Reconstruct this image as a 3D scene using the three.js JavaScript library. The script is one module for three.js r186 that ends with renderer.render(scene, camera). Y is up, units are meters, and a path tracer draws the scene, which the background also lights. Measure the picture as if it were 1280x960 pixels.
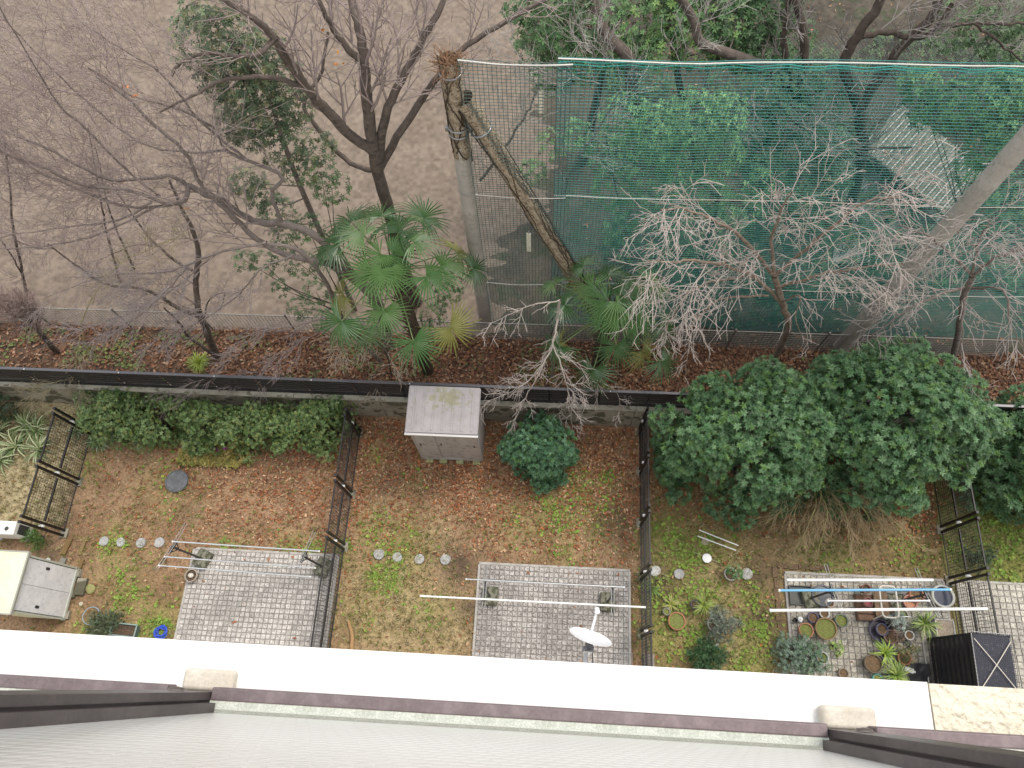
import * as THREE from 'three';
import { mergeGeometries } from 'three/addons/utils/BufferGeometryUtils.js';
import { RoundedBoxGeometry } from 'three/addons/geometries/RoundedBoxGeometry.js';

// ---------- camera, sky, sun, exposure ----------
const scene = new THREE.Scene();
const camera = new THREE.PerspectiveCamera(54.9, 1024 / 768, 0.05, 900);
camera.position.set(0, 15.5, 0);
camera.up.set(-0.03754555, 0.37961523, -0.92438228);
camera.lookAt(-0.05093696, 15.5 - 0.92455902, -0.37761891);
camera.updateMatrixWorld();

const renderer = new THREE.WebGLRenderer({ antialias: true });
renderer.toneMapping = THREE.LinearToneMapping;
renderer.toneMappingExposure = 1.9;
renderer.shadowMap.enabled = true;

{ // overcast sky: brighter towards the zenith, evenly grey-white all round
  const W = 64, H = 32, d = new Float32Array(W * H * 4);
  for (let j = 0; j < H; j++) for (let i = 0; i < W; i++) {
    const el = ((j + .5) / H - .5) * Math.PI, s = Math.max(0, Math.sin(el));
    const L = 1.08 * (1 + 2 * s) / 3 * (el < 0 ? .8 : 1);
    const k = (j * W + i) * 4;
    d[k] = L * .97; d[k + 1] = L * 1.0; d[k + 2] = L * 1.05; d[k + 3] = 1;
  }
  const sky = new THREE.DataTexture(d, W, H, THREE.RGBAFormat, THREE.FloatType);
  sky.mapping = THREE.EquirectangularReflectionMapping;
  sky.magFilter = THREE.LinearFilter; sky.minFilter = THREE.LinearFilter; sky.needsUpdate = true;
  scene.background = sky; scene.environment = sky;
}
const sun = new THREE.DirectionalLight(0xfff4e6, 1.2);
sun.position.set(16, 38, -20); sun.target.position.set(0, 0, -6);
sun.castShadow = true; sun.shadow.radius = 40; sun.shadow.mapSize.set(2048, 2048);
Object.assign(sun.shadow.camera, { left: -25, right: 25, top: 25, bottom: -25, near: 1, far: 90 });
scene.add(sun, sun.target);

// ---------- helpers ----------
const TAU = Math.PI * 2;
const rng = s => () => { s |= 0; s = s + 0x6D2B79F5 | 0; let t = Math.imul(s ^ s >>> 15, 1 | s); t = t + Math.imul(t ^ t >>> 7, 61 | t) ^ t; return ((t ^ t >>> 14) >>> 0) / 4294967296; };
const hash2 = (x, y, s) => { let h = Math.imul(x, 374761393) + Math.imul(y, 668265263) + Math.imul(s, 974634777) | 0; h = Math.imul(h ^ h >>> 13, 1274126177); return ((h ^ h >>> 16) >>> 0) / 4294967296; };
const NT = new Float32Array(65536); for (let k = 0; k < 65536; k++) NT[k] = hash2(k & 255, k >> 8, 1);
const vnoise = (x, y, s, per = 0) => {
  let xi = Math.floor(x), yi = Math.floor(y), u = x - xi, v = y - yi; u = u * u * (3 - 2 * u); v = v * v * (3 - 2 * v);
  let x1 = xi + 1, y1 = yi + 1; if (per) { xi %= per; yi %= per; x1 %= per; y1 %= per; }
  const sx = s * 37, sy = s * 101; xi = xi + sx & 255; x1 = x1 + sx & 255; yi = (yi + sy & 255) << 8; y1 = (y1 + sy & 255) << 8;
  const a = NT[xi + yi], b = NT[x1 + yi], c = NT[xi + y1], d = NT[x1 + y1];
  return a + (b - a) * u + (c - a) * v + (a - b - c + d) * u * v;
};
const fbm = (x, y, s, o = 4, per = 0) => { let t = 0, a = .5, n = 0; for (let i = 0; i < o; i++) { t += a * vnoise(x, y, s + i * 17, per); n += a; a *= .5; x *= 2; y *= 2; per *= 2; } return t / n; };
const lerp = (a, b, t) => a + (b - a) * t;
const clamp01 = t => Math.max(0, Math.min(1, t));
const smooth = (a, b, t) => { t = clamp01((t - a) / (b - a)); return t * t * (3 - 2 * t); };
const V = (x, y, z) => new THREE.Vector3(x, y, z);
const toSRGB = l => l <= .0031308 ? 12.92 * l : 1.055 * Math.pow(l, 1 / 2.4) - .055;

const SR = new Uint8Array(4096); for (let k = 0; k < 4096; k++) SR[k] = Math.round(255 * toSRGB(k / 4095));
// data texture from a function (u,v in 0..1) -> linear rgb
function tex(w, h, fn, srgb = true) {
  const d = new Uint8Array(w * h * 4);
  for (let j = 0; j < h; j++) for (let i = 0; i < w; i++) {
    const c = fn((i + .5) / w, (j + .5) / h, i, j), k = (j * w + i) * 4;
    for (let q = 0; q < 3; q++) d[k + q] = srgb ? SR[Math.min(4095, Math.max(0, c[q] * 4095 | 0))] : Math.max(0, Math.min(255, c[q] * 255));
    d[k + 3] = 255;
  }
  const t = new THREE.DataTexture(d, w, h, THREE.RGBAFormat);
  t.wrapS = t.wrapT = THREE.RepeatWrapping; t.magFilter = THREE.LinearFilter; t.minFilter = THREE.LinearMipmapLinearFilter; t.generateMipmaps = true;
  if (srgb) t.colorSpace = THREE.SRGBColorSpace; t.needsUpdate = true; return t;
}
// mottled tile of colour: fine grain and coarse patches; repeats every `size` metres
function mottle(seed, c0, c1, size, { cells = 8, grain = .25, spots = null, spot = .62, px = 192, aniso = 1 } = {}) {
  const out = [0, 0, 0], t = tex(px, px, (u, v, i, j) => {
    const n = fbm(u * cells, v * cells * aniso, seed, 4, cells), k = smooth(.25, .75, n);
    const g = 1 + grain * (hash2(i, j, seed + 3) - .5) + grain * (vnoise(u * 64, v * 64, seed + 9, 64) - .5);
    const m = spots ? smooth(spot, spot + .12, fbm(u * cells * 2, v * cells * 2, seed + 31, 3, cells * 2)) : 0;
    for (let q = 0; q < 3; q++) { let c = c0[q] + (c1[q] - c0[q]) * k; if (m) c += (spots[q] - c) * m; out[q] = c * g; }
    return out;
  });
  t.repeat.set(1 / size, 1 / size); return t;
}
function bumpTex(seed, cells, px = 256, size = 1, o = 4) {
  const t = tex(px, px, (u, v) => { const n = fbm(u * cells, v * cells, seed, o, cells); return [n, n, n]; }, false);
  t.repeat.set(1 / size, 1 / size); return t;
}
const M = (color, roughness = .8, extra = {}) => { const m = new THREE.MeshStandardMaterial({ roughness, ...extra }); if (Array.isArray(color)) m.color.setRGB(...color); else m.color.set(color ?? 0xffffff); m.side = THREE.DoubleSide; return m; };
const MT = (t, roughness = .85, extra = {}) => new THREE.MeshStandardMaterial({ map: t, roughness, side: THREE.DoubleSide, ...extra });

// uv in metres by the dominant axis of each normal
function metric(g) {
  const p = g.attributes.position, n = g.attributes.normal, uv = new Float32Array(p.count * 2);
  for (let i = 0; i < p.count; i++) {
    const ax = Math.abs(n.getX(i)), ay = Math.abs(n.getY(i)), az = Math.abs(n.getZ(i));
    if (ay >= ax && ay >= az) { uv[2 * i] = p.getX(i); uv[2 * i + 1] = p.getZ(i); }
    else if (ax >= az) { uv[2 * i] = p.getZ(i); uv[2 * i + 1] = p.getY(i); }
    else { uv[2 * i] = p.getX(i); uv[2 * i + 1] = p.getY(i); }
  }
  g.setAttribute('uv', new THREE.BufferAttribute(uv, 2)); return g;
}
const place = (g, x, y, z, ry = 0, rx = 0, rz = 0) => { g.applyMatrix4(new THREE.Matrix4().compose(V(x, y, z), new THREE.Quaternion().setFromEuler(new THREE.Euler(rx, ry, rz, 'YXZ')), V(1, 1, 1))); return g; };
const box = (sx, sy, sz, x = 0, y = 0, z = 0, ry = 0, rx = 0, rz = 0) => place(new THREE.BoxGeometry(sx, sy, sz), x, y, z, ry, rx, rz);
const rbox = (sx, sy, sz, r, x = 0, y = 0, z = 0, ry = 0, rx = 0, rz = 0) => place(new RoundedBoxGeometry(sx, sy, sz, 2, r), x, y, z, ry, rx, rz);
const cyl = (r0, r1, h, x, y, z, n = 16) => place(new THREE.CylinderGeometry(r1, r0, h, n), x, y + h / 2, z);
function bar(a, b, r, n = 8, r2 = r) {
  const A = V(...a), B = V(...b), d = B.clone().sub(A), g = new THREE.CylinderGeometry(r2, r, d.length(), n);
  g.applyMatrix4(new THREE.Matrix4().compose(A.add(B).multiplyScalar(.5), new THREE.Quaternion().setFromUnitVectors(V(0, 1, 0), d.normalize()), V(1, 1, 1))); return g;
}
const lathe = (prof, x = 0, y = 0, z = 0, n = 20) => place(new THREE.LatheGeometry(prof.map(p => new THREE.Vector2(p[0], p[1])), n), x, y, z);
const tubeGeo = (pts, r, seg = 24, n = 6, closed = false) => new THREE.TubeGeometry(new THREE.CatmullRomCurve3(pts.map(p => V(...p)), closed), seg, r, n, closed);
const joinGeo = gs => { gs = [].concat(gs); if (gs.length === 1) return gs[0]; const any = gs.some(g => !g.index); return mergeGeometries(any ? gs.map(g => g.index ? g.toNonIndexed() : g) : gs); };

const used = {};
const numbered = n => { const k = used[n] = (used[n] ?? -1) + 1; return k ? `${n}_${String(k).padStart(3, '0')}` : n; };
function mesh(name, gs, mat, parent = scene, kind) {
  const g = metric(joinGeo(gs)), m = new THREE.Mesh(g, mat); m.name = parent === scene ? numbered(name) : name;
  m.castShadow = m.receiveShadow = true; if (kind) m.userData.kind = kind; parent.add(m); return m;
}
function tag(o, label, category, group) { o.userData.label = label; o.userData.category = category; if (group) o.userData.group = group; return o; }
function thing(name, label, category, group, x = 0, y = 0, z = 0, ry = 0) {
  const o = new THREE.Group(); o.name = numbered(name); o.position.set(x, y, z); o.rotation.y = ry; scene.add(o); return tag(o, label, category, group);
}
const struct = (name, gs, mat, label, category) => { const m = mesh(name, gs, mat, scene, 'structure'); if (label) tag(m, label, category); return m; };
function dup(o, x, y, z, ry, label) { const c = o.clone(); c.name = numbered(o.name.replace(/_\d{3}$/, '')); c.position.set(x, y, z); c.rotation.y = ry; c.userData = { ...o.userData }; if (label) c.userData.label = label; scene.add(c); return c; }

// accumulates thin tapered tubes (twigs, vines) into one geometry
class Twigs {
  constructor() { this.p = []; this.n = []; this.i = []; this.count = 0; }
  line(pts, r0, r1, sides = 4) {
    const m = pts.length, up = V(0, 1, 0), t = V(0, 0, 0), a = V(0, 0, 0), b = V(0, 0, 0); let first = this.count;
    for (let k = 0; k < m; k++) {
      t.subVectors(pts[Math.min(m - 1, k + 1)], pts[Math.max(0, k - 1)]).normalize();
      if (!k) a.crossVectors(t, Math.abs(t.y) > .9 ? V(1, 0, 0) : up).normalize(); else a.addScaledVector(t, -a.dot(t)).normalize(); b.crossVectors(t, a);
      const r = lerp(r0, r1, k / (m - 1));
      for (let s = 0; s < sides; s++) { const c = Math.cos(TAU * s / sides), d = Math.sin(TAU * s / sides), nx = a.x * c + b.x * d, ny = a.y * c + b.y * d, nz = a.z * c + b.z * d; this.p.push(pts[k].x + nx * r, pts[k].y + ny * r, pts[k].z + nz * r); this.n.push(nx, ny, nz); }
      if (k) for (let s = 0; s < sides; s++) { const s2 = (s + 1) % sides, o = first + (k - 1) * sides, q = o + sides; this.i.push(o + s, o + s2, q + s, o + s2, q + s2, q + s); }
    }
    this.count += m * sides;
  }
  geo() {
    const g = new THREE.BufferGeometry(); g.setAttribute('position', new THREE.Float32BufferAttribute(this.p, 3)); g.setAttribute('normal', new THREE.Float32BufferAttribute(this.n, 3));
    g.setAttribute('uv', new THREE.Float32BufferAttribute(new Float32Array(this.count * 2), 2)); g.setIndex(this.i); return g;
  }
}
const randUnit = R => { const y = R() * 2 - 1, a = R() * TAU, s = Math.sqrt(1 - y * y); return V(Math.cos(a) * s, y, Math.sin(a) * s); };
// smooth path through points
const curve = (pts, n) => new THREE.CatmullRomCurve3(pts, false, 'centripetal').getPoints(n);
// recursive twig growth
function grow(T, R, p, dir, len, r, depth, o) {
  const seg = Math.max(2, Math.round(o.seg ?? (2 + depth))), pts = [p.clone()], q = p.clone(), d = dir.clone().normalize();
  for (let k = 0; k < seg; k++) {
    d.addScaledVector(randUnit(R), o.wob).addScaledVector(o.bias, o.pull / seg).normalize();
    q.addScaledVector(d, len / seg); pts.push(q.clone());
  }
  T.line(pts, r, depth ? r * .45 : r * .55, depth > 1 ? 4 : 3);
  if (depth > 0) {
    const n = Math.round(o.kids[depth - 1] * (.7 + .6 * R()));
    for (let k = 0; k < n; k++) {
      const t = .2 + .8 * (k + R() * .8) / n, s = Math.min(seg - 1, Math.floor(t * seg)), f = t * seg - s;
      const pos = pts[s].clone().lerp(pts[s + 1], Math.min(1, f)), dd = pts[s + 1].clone().sub(pts[s]).normalize();
      const side = randUnit(R); side.addScaledVector(dd, -side.dot(dd)).normalize();
      const nd = dd.multiplyScalar(Math.cos(o.ang)).addScaledVector(side, Math.sin(o.ang) * (.7 + .6 * R()));
      grow(T, R, pos, nd, len * lerp(o.shrink * .7, o.shrink * 1.2, R()), Math.max(o.rmin, r * lerp(.8, .45, t)), depth - 1, o);
    }
  }
}
// a limb: hand placed polyline, with side twigs of the given depth
function limb(TL, TT, R, flat, r0, r1, n, len, depth, o) {
  const P = []; for (let k = 0; k < flat.length; k += 3) P.push(V(flat[k], flat[k + 1], flat[k + 2]));
  const m = Math.max(8, P.length * 4), pts = curve(P, m);
  for (let k = 1; k < pts.length - 1; k++) pts[k].addScaledVector(randUnit(R), (o.knot ?? .012));
  TL.line(pts, r0, r1, 8);
  for (let k = 0; k < n; k++) {
    const t = lerp(o.t0 ?? .2, 1, (k + R()) / n), s = Math.min(m - 1, Math.floor(t * m)), dd = pts[s + 1].clone().sub(pts[s]).normalize();
    const side = randUnit(R); side.addScaledVector(dd, -side.dot(dd)).normalize();
    const nd = dd.multiplyScalar(Math.cos(o.ang)).addScaledVector(side, Math.sin(o.ang)).addScaledVector(o.bias, o.start ?? .3);
    grow(TT, R, pts[s].clone(), nd, len * lerp(.6, 1.25, R()) * lerp(1, .7, t), Math.max(o.rmin * 1.6, lerp(r0, r1, t) * .32), depth, o);
  }
}
// instanced leaves: each entry [pos, dir(normal), spin, size]
function leafMesh(name, geo, mat, list, palette, parent, R) {
  const im = new THREE.InstancedMesh(geo, mat, list.length), q = new THREE.Quaternion(), q2 = new THREE.Quaternion(), m = new THREE.Matrix4(), up = V(0, 1, 0), c = new THREE.Color();
  list.forEach(([p, d, s], k) => {
    q.setFromUnitVectors(up, d); q2.setFromAxisAngle(up, R() * TAU); q.multiply(q2); m.compose(p, q, V(s, s, s)); im.setMatrixAt(k, m);
    const a = palette[Math.floor(R() * palette.length)], v = .75 + .5 * R(); im.setColorAt(k, c.setRGB(a[0] * v, a[1] * v, a[2] * v));
  });
  im.name = parent === scene ? numbered(name) : name; im.castShadow = im.receiveShadow = true; im.userData.kind = 'stuff'; parent.add(im); return im;
}
// one leaf lying along +z, hinged at the origin, face up; folded along its midrib, drooping at the tip
function leafTris(len, wid, lift, droop, fold, out, rot = 0) {
  const c = Math.cos(rot), s = Math.sin(rot);
  const P = [[0, 0, 0], [-wid / 2, lift * .5 + fold, len * .5], [0, lift * .5, len * .5], [wid / 2, lift * .5 + fold, len * .5], [0, lift - droop, len]];
  const rp = P.map(([x, y, z]) => [x * c + z * s, y, -x * s + z * c]);
  for (const [a, b, d] of [[0, 2, 1], [0, 3, 2], [1, 2, 4], [2, 3, 4]]) out.push(...rp[a], ...rp[b], ...rp[d]);
}
function triGeo(arr) { const g = new THREE.BufferGeometry(); g.setAttribute('position', new THREE.Float32BufferAttribute(arr, 3)); g.setAttribute('uv', new THREE.Float32BufferAttribute(new Float32Array(arr.length / 3 * 2), 2)); g.computeVertexNormals(); return g; }
const rosetteGeo = (() => { const o = []; for (let k = 0; k < 8; k++) leafTris(.9 + .2 * (k % 3) * .5, .34, .28 + .25 * (k % 2), .12, .05, o, k * TAU / 8 + (k % 3) * .12); for (let k = 0; k < 4; k++) leafTris(.5, .22, .36, .02, .04, o, k * TAU / 4 + .4); return triGeo(o); })();
const singleLeafGeo = (() => { const o = []; leafTris(1, .46, .1, .18, .05, o); return triGeo(o); })();
const sprigGeo = (() => { const o = []; for (let k = 0; k < 5; k++) leafTris(.8, .34, .15 + .1 * (k % 2), .15, .05, o, k * TAU / 5 + (k % 2) * .3); return triGeo(o); })();
const litterGeo = (() => { const o = [], W = [.0, .42, .5, .3, 0], Z = [-.5, -.2, .1, .34, .5], Y = [.12, .02, 0, .05, .16]; for (let k = 0; k < 4; k++) { const a = [-W[k] / 2, Y[k] + W[k] * .18, Z[k]], b = [0, Y[k], Z[k]], c = [W[k] / 2, Y[k] + W[k] * .18, Z[k]], d = [-W[k + 1] / 2, Y[k + 1] + W[k + 1] * .18, Z[k + 1]], e = [0, Y[k + 1], Z[k + 1]], f = [W[k + 1] / 2, Y[k + 1] + W[k + 1] * .18, Z[k + 1]]; o.push(...a, ...d, ...b, ...b, ...d, ...e, ...b, ...e, ...c, ...c, ...e, ...f); } return triGeo(o); })();
const grassGeo = (() => { const o = [], R = rng(5); for (let k = 0; k < 9; k++) { const a = R() * TAU, l = .6 + .6 * R(), t = .25 + .6 * R(), w = .05, c = Math.cos(a), s = Math.sin(a), P = [[-w * s, 0, w * c], [w * s, 0, -w * c], [c * l * t * .5 - w * s * .7, l * .6, s * l * t * .5 + w * c * .7], [c * l * t * .5 + w * s * .7, l * .6, s * l * t * .5 - w * c * .7], [c * l * t * 1.25, l * .85, s * l * t * 1.25]]; o.push(...P[0], ...P[1], ...P[2], ...P[1], ...P[3], ...P[2], ...P[2], ...P[3], ...P[4]); } return triGeo(o); })();
const cloverGeo = (() => { const o = []; for (let k = 0; k < 6; k++) leafTris(.9, .6, .35 + .25 * (k % 2), .1, .05, o, k * TAU / 6 + .2 * (k % 2)); return triGeo(o); })();
const leafM = (rough = .55) => new THREE.MeshStandardMaterial({ color: 0xffffff, roughness: rough, side: THREE.DoubleSide });

// ---------- large structure: ground ----------
const sheet = (x0, z0, x1, z1, y, seg = 1) => { const g = new THREE.PlaneGeometry(x1 - x0, z1 - z0, seg, seg); g.rotateX(-Math.PI / 2); g.translate((x0 + x1) / 2, y, (z0 + z1) / 2); return g; };
const fieldT = mottle(11, [.192, .15, .116], [.172, .134, .102], 6, { cells: 10, grain: .45, px: 768, spots: [.158, .122, .093], spot: .58 });
struct('ground', sheet(-400, -400, 400, 400, -.03), MT(fieldT, .95, { bumpMap: bumpTex(12, 64, 512, 2), bumpScale: .003 }), 'bare tan earth of the playing field beyond the fences', 'ground');

const G = { x0: -14, x1: 13, z0: -5.45, z1: .3 };            // the row of gardens
const blobs = (list, x, z) => { let v = 0; for (let k = 0; k < list.length; k += 4) { const dx = x - list[k], dz = z - list[k + 1], r = list[k + 2]; v = Math.max(v, list[k + 3] * Math.exp(-(dx * dx + dz * dz) / (r * r))); } return v; };
const greens = [-9.135,-2.324, .4, .7, -8.519,-1.288, .5, .6, -7.801,-0.773, .5, .9, -8.791,-1.678, .6, .4, -6.612,-2.279, .35, .6, -4.833,-2.366, .35, .7, -5.354,-2.423, .3, .7, -7.229,-1.194, .4, .5, -9.082,-0.552, .4, .8, -8.213,-3.581, .8, .3, -10.139,-4.037, .4, .4,
  -3.25,-1.872, .42, 1, -2.984,-2.455, .6, .7, -2.852,-2.795, .4, .5, -3.549,-2.93, .4, .5, -4.159,-2.398, .3, .5, -2.281,-1.29, .5, .45, -3.653,-1.142, .5, .4, 0.644,-3.986, .5, .6, 0.149,-3.445, .7, .6, 1.16,-3.407, .5, .6, -0.518,-3.243, .5, .45, 1.324,-4.193, .3, .8, -2.808,-4.005, .3, .5, -3.746,-4.504, .25, .6, 0.343,-2.617, .4, .4,
  2.488,-3.051, .6, .7, 2.97,-2.745, .6, .8, 3.304,-2.925, .3, .9, 2.301,-1.912, .4, .7, 2.779,-1.858, .5, .7, 4.214,-1.931, .3, .8, 4.167,-1.24, .4, 1, 4.06,-0.789, .5, 1, 3.144,-1.037, .5, .7, 2.44,-1, .5, .6, 3.338,-1.887, .5, .6, 3.704,-2.781, .5, .5, 5.874,-2.725, .5, .5, 7.499,-2.965, .5, .5, 2.371,-1.451, .5, .7,
  9.41,-3.879, .9, .8, 9.539,-2.904, .8, .8, 8.995,-3.362, .4, .6, 8.458,-3.012, .4, .5];
const straws = [-2.768,-1.265, 1.05, 1, -1.843,-0.928, .7, .9, -3.715,-1.61, .7, .6, -2.346,-2.819, .5, .55, -3.42,-3.277, .5, .4, 3.598,-2.293, .5, .6, 3.69,-1.066, .6, .9, 3.262,-1.961, .5, .5, 2.925,-1.479, .4, .5, 5.407,-2.863, .8, .45, 2.31,-2.389, .4, .3];
const darks = [-1.704,-2.191, .45, .9, 1.412,-3.25, .5, .7, 2.302,-1.991, .4, .9, -1.981,-2.504, .4, .6, 4.321,-2.329, .4, .8, 4.424,-1.556, .35, .8, 0.292,-4.323, .4, .4, -3.493,-3.885, .3, .6, -7.566,-3.083, .3, .4, -1.478,-1.408, .25, .7, 0.323,-3.283, .3, .3, -0.59,-1.454, .2, .4, -10.42,-1.927, .4, .8, -10.409,-2.776, .3, .4];
const soilAt = (x, z) => {
  const n = fbm(x * 2.2, z * 2.2, 41, 4), n2 = fbm(x * 9, z * 9, 47, 3);
  let c = [.23, .14, .08].map((a, q) => lerp(a, [.32, .205, .12][q], smooth(.3, .7, n)));
  if (x > 2 && x < 8.1) c = c.map((a, q) => lerp(a, [.2, .145, .068][q], .7));
  if (x > 8.1) c = c.map((a, q) => lerp(a, [.16, .16, .055][q], .8));
  const st = clamp01(blobs(straws, x, z) * (0.5 + n2)); c = c.map((a, q) => lerp(a, [.44, .35, .19][q], st * .8));
  const gr = clamp01(blobs(greens, x, z) * (0.35 + 1.1 * n)); c = c.map((a, q) => lerp(a, [.2, .23, .045][q], gr * .75));
  const dk = clamp01(blobs(darks, x, z) * (.4 + n2)); c = c.map((a, q) => lerp(a, [.075, .052, .036][q], dk));
  if (x < -10.15) { const e = smooth(-10.15, -10.6, x + .3 * (n - .5)) * smooth(-2.55, -2.9, z + .3 * (n - .5)); c = c.map((a, q) => lerp(a, [.40, .335, .195][q] * (.85 + .3 * n2), e)); }
  return c;
};
{
  const lw = 540, lh = 116, low = []; for (let j = 0; j <= lh; j++) for (let i = 0; i <= lw; i++) low.push(soilAt(lerp(G.x0, G.x1, i / lw), lerp(G.z0, G.z1, j / lh)));
  const out = [0, 0, 0], w = 2048, h = 512, t = tex(w, h, (u, v, i, j) => {
    const a = u * lw, b = v * lh, i0 = Math.floor(a), j0 = Math.floor(b), fa = a - i0, fb = b - j0, k = j0 * (lw + 1) + i0, A = low[k], B = low[k + 1], Cc = low[k + lw + 1], D = low[k + lw + 2];
    const g = (.72 + .56 * hash2(i, j, 77)) * (.75 + .5 * vnoise(i * .37, j * .37, 79)) ;
    for (let q = 0; q < 3; q++) out[q] = g * (A[q] * (1 - fa) * (1 - fb) + B[q] * fa * (1 - fb) + Cc[q] * (1 - fa) * fb + D[q] * fa * fb);
    return out; });
  t.wrapS = t.wrapT = THREE.ClampToEdgeWrapping;
  const nx = 220, nz = 50, g = sheet(G.x0, G.z0, G.x1, G.z1, 0, 1), g2 = new THREE.PlaneGeometry(G.x1 - G.x0, G.z1 - G.z0, nx, nz); g2.rotateX(-Math.PI / 2); g2.translate((G.x0 + G.x1) / 2, 0, (G.z0 + G.z1) / 2);
  const p = g2.attributes.position, uv = g2.attributes.uv;
  for (let i = 0; i < p.count; i++) { const x = p.getX(i), z = p.getZ(i); p.setY(i, (fbm(x * 1.3, z * 1.3, 51, 3) - .5) * .03 - .006); uv.setXY(i, (x - G.x0) / (G.x1 - G.x0), (z - G.z0) / (G.z1 - G.z0)); }
  g2.computeVertexNormals();
  const b = bumpTex(53, 64, 512, 1, 4); b.repeat.set(12, 3);
  const m = new THREE.Mesh(g2, new THREE.MeshStandardMaterial({ map: t, roughness: .97, bumpMap: b, bumpScale: .02, side: THREE.DoubleSide })); m.name = 'garden_soil'; m.receiveShadow = m.castShadow = true; m.userData = { kind: 'structure', label: 'brown garden soil with moss and dry grass between building and wall', category: 'soil' }; scene.add(m);
}
// planting strip between the wall and the wire mesh fence
const stripT = mottle(61, [.085, .05, .032], [.15, .085, .05], 4, { cells: 12, grain: .5, px: 512, spots: [.07, .05, .035], spot: .6 });
struct('planting_strip', sheet(-22, -7.45, 20, -5.52, .0), MT(stripT, .97, { bumpMap: bumpTex(62, 40, 256, 1.5), bumpScale: .02 }), 'dark soil of the planting strip behind the black fence', 'soil');
// undergrowth floor behind the net, canopy and net shade darkened into its soil colour
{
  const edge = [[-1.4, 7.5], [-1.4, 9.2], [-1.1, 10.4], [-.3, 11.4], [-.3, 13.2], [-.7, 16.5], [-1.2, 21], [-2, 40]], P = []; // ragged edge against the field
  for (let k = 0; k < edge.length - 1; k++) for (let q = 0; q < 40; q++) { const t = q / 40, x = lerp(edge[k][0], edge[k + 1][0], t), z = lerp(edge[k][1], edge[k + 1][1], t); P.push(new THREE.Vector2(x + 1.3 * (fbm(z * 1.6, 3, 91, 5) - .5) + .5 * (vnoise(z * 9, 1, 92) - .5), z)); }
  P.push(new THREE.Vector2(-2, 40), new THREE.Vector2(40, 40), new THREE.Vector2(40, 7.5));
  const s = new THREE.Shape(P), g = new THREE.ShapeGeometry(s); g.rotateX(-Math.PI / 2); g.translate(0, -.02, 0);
  struct('shade_toned_floor', g, MT(mottle(63, [.05, .042, .031], [.085, .07, .05], 5, { cells: 10, grain: .5, px: 512, spots: [.05, .055, .03], spot: .58 }), .97), 'leafy woodland floor behind the green net with shade darkened into its soil', 'soil');
}

// ---------- apartment building and its balcony ----------
const whitePaint = MT(mottle(71, [.80, .79, .77], [.84, .83, .81], 2, { grain: .04 }), .7, { bumpMap: bumpTex(72, 64, 256, .5), bumpScale: .0015 });
const stucco = MT(mottle(73, [.66, .60, .47], [.72, .66, .53], 1, { grain: .08 }), .9, { bumpMap: bumpTex(74, 26, 512, .3, 3), bumpScale: .008 });
const bronze = MT(mottle(75, [.075, .063, .063], [.1, .085, .085], .5, { grain: .2 }), .42, { metalness: .25 });
const bronzeTop = MT(mottle(76, [.15, .115, .12], [.19, .15, .155], .3, { grain: .2, cells: 16 }), .5, { metalness: .2 });
{
  const b = thing('apartment_building', 'white apartment block whose ledge and facade stand below the railing', 'building');
  mesh('facade', [box(46, 13.8, 9, 0, 6.9, 5.7), box(46, 4.5, 7.6, 0, 16.1, 6.6)], whitePaint, b);
  mesh('balcony_slab', box(22.66, .22, 2.96, -10.66, 13.99, 1.435), whitePaint, b);
  const sp = mesh('stucco_ledge', box(12, .22, 2.96, 6.672, 13.992, 1.437), stucco, b); sp.userData.label = 'cream ledge with rough stucco coat';
  for (let k = 0; k < 5; k++) mesh('floor_band', box(46, .25, .1, 0, 2.6 + k * 2.75, 1.16), stucco, b);
  mesh('downpipe', [bar([2.15, .1, .02], [2.15, 13.8, .02], .04, 10), bar([2.15, .12, .02], [2.02, .05, -.42], .04, 10)], M([.72, .72, .7], .6), b);
}
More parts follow.
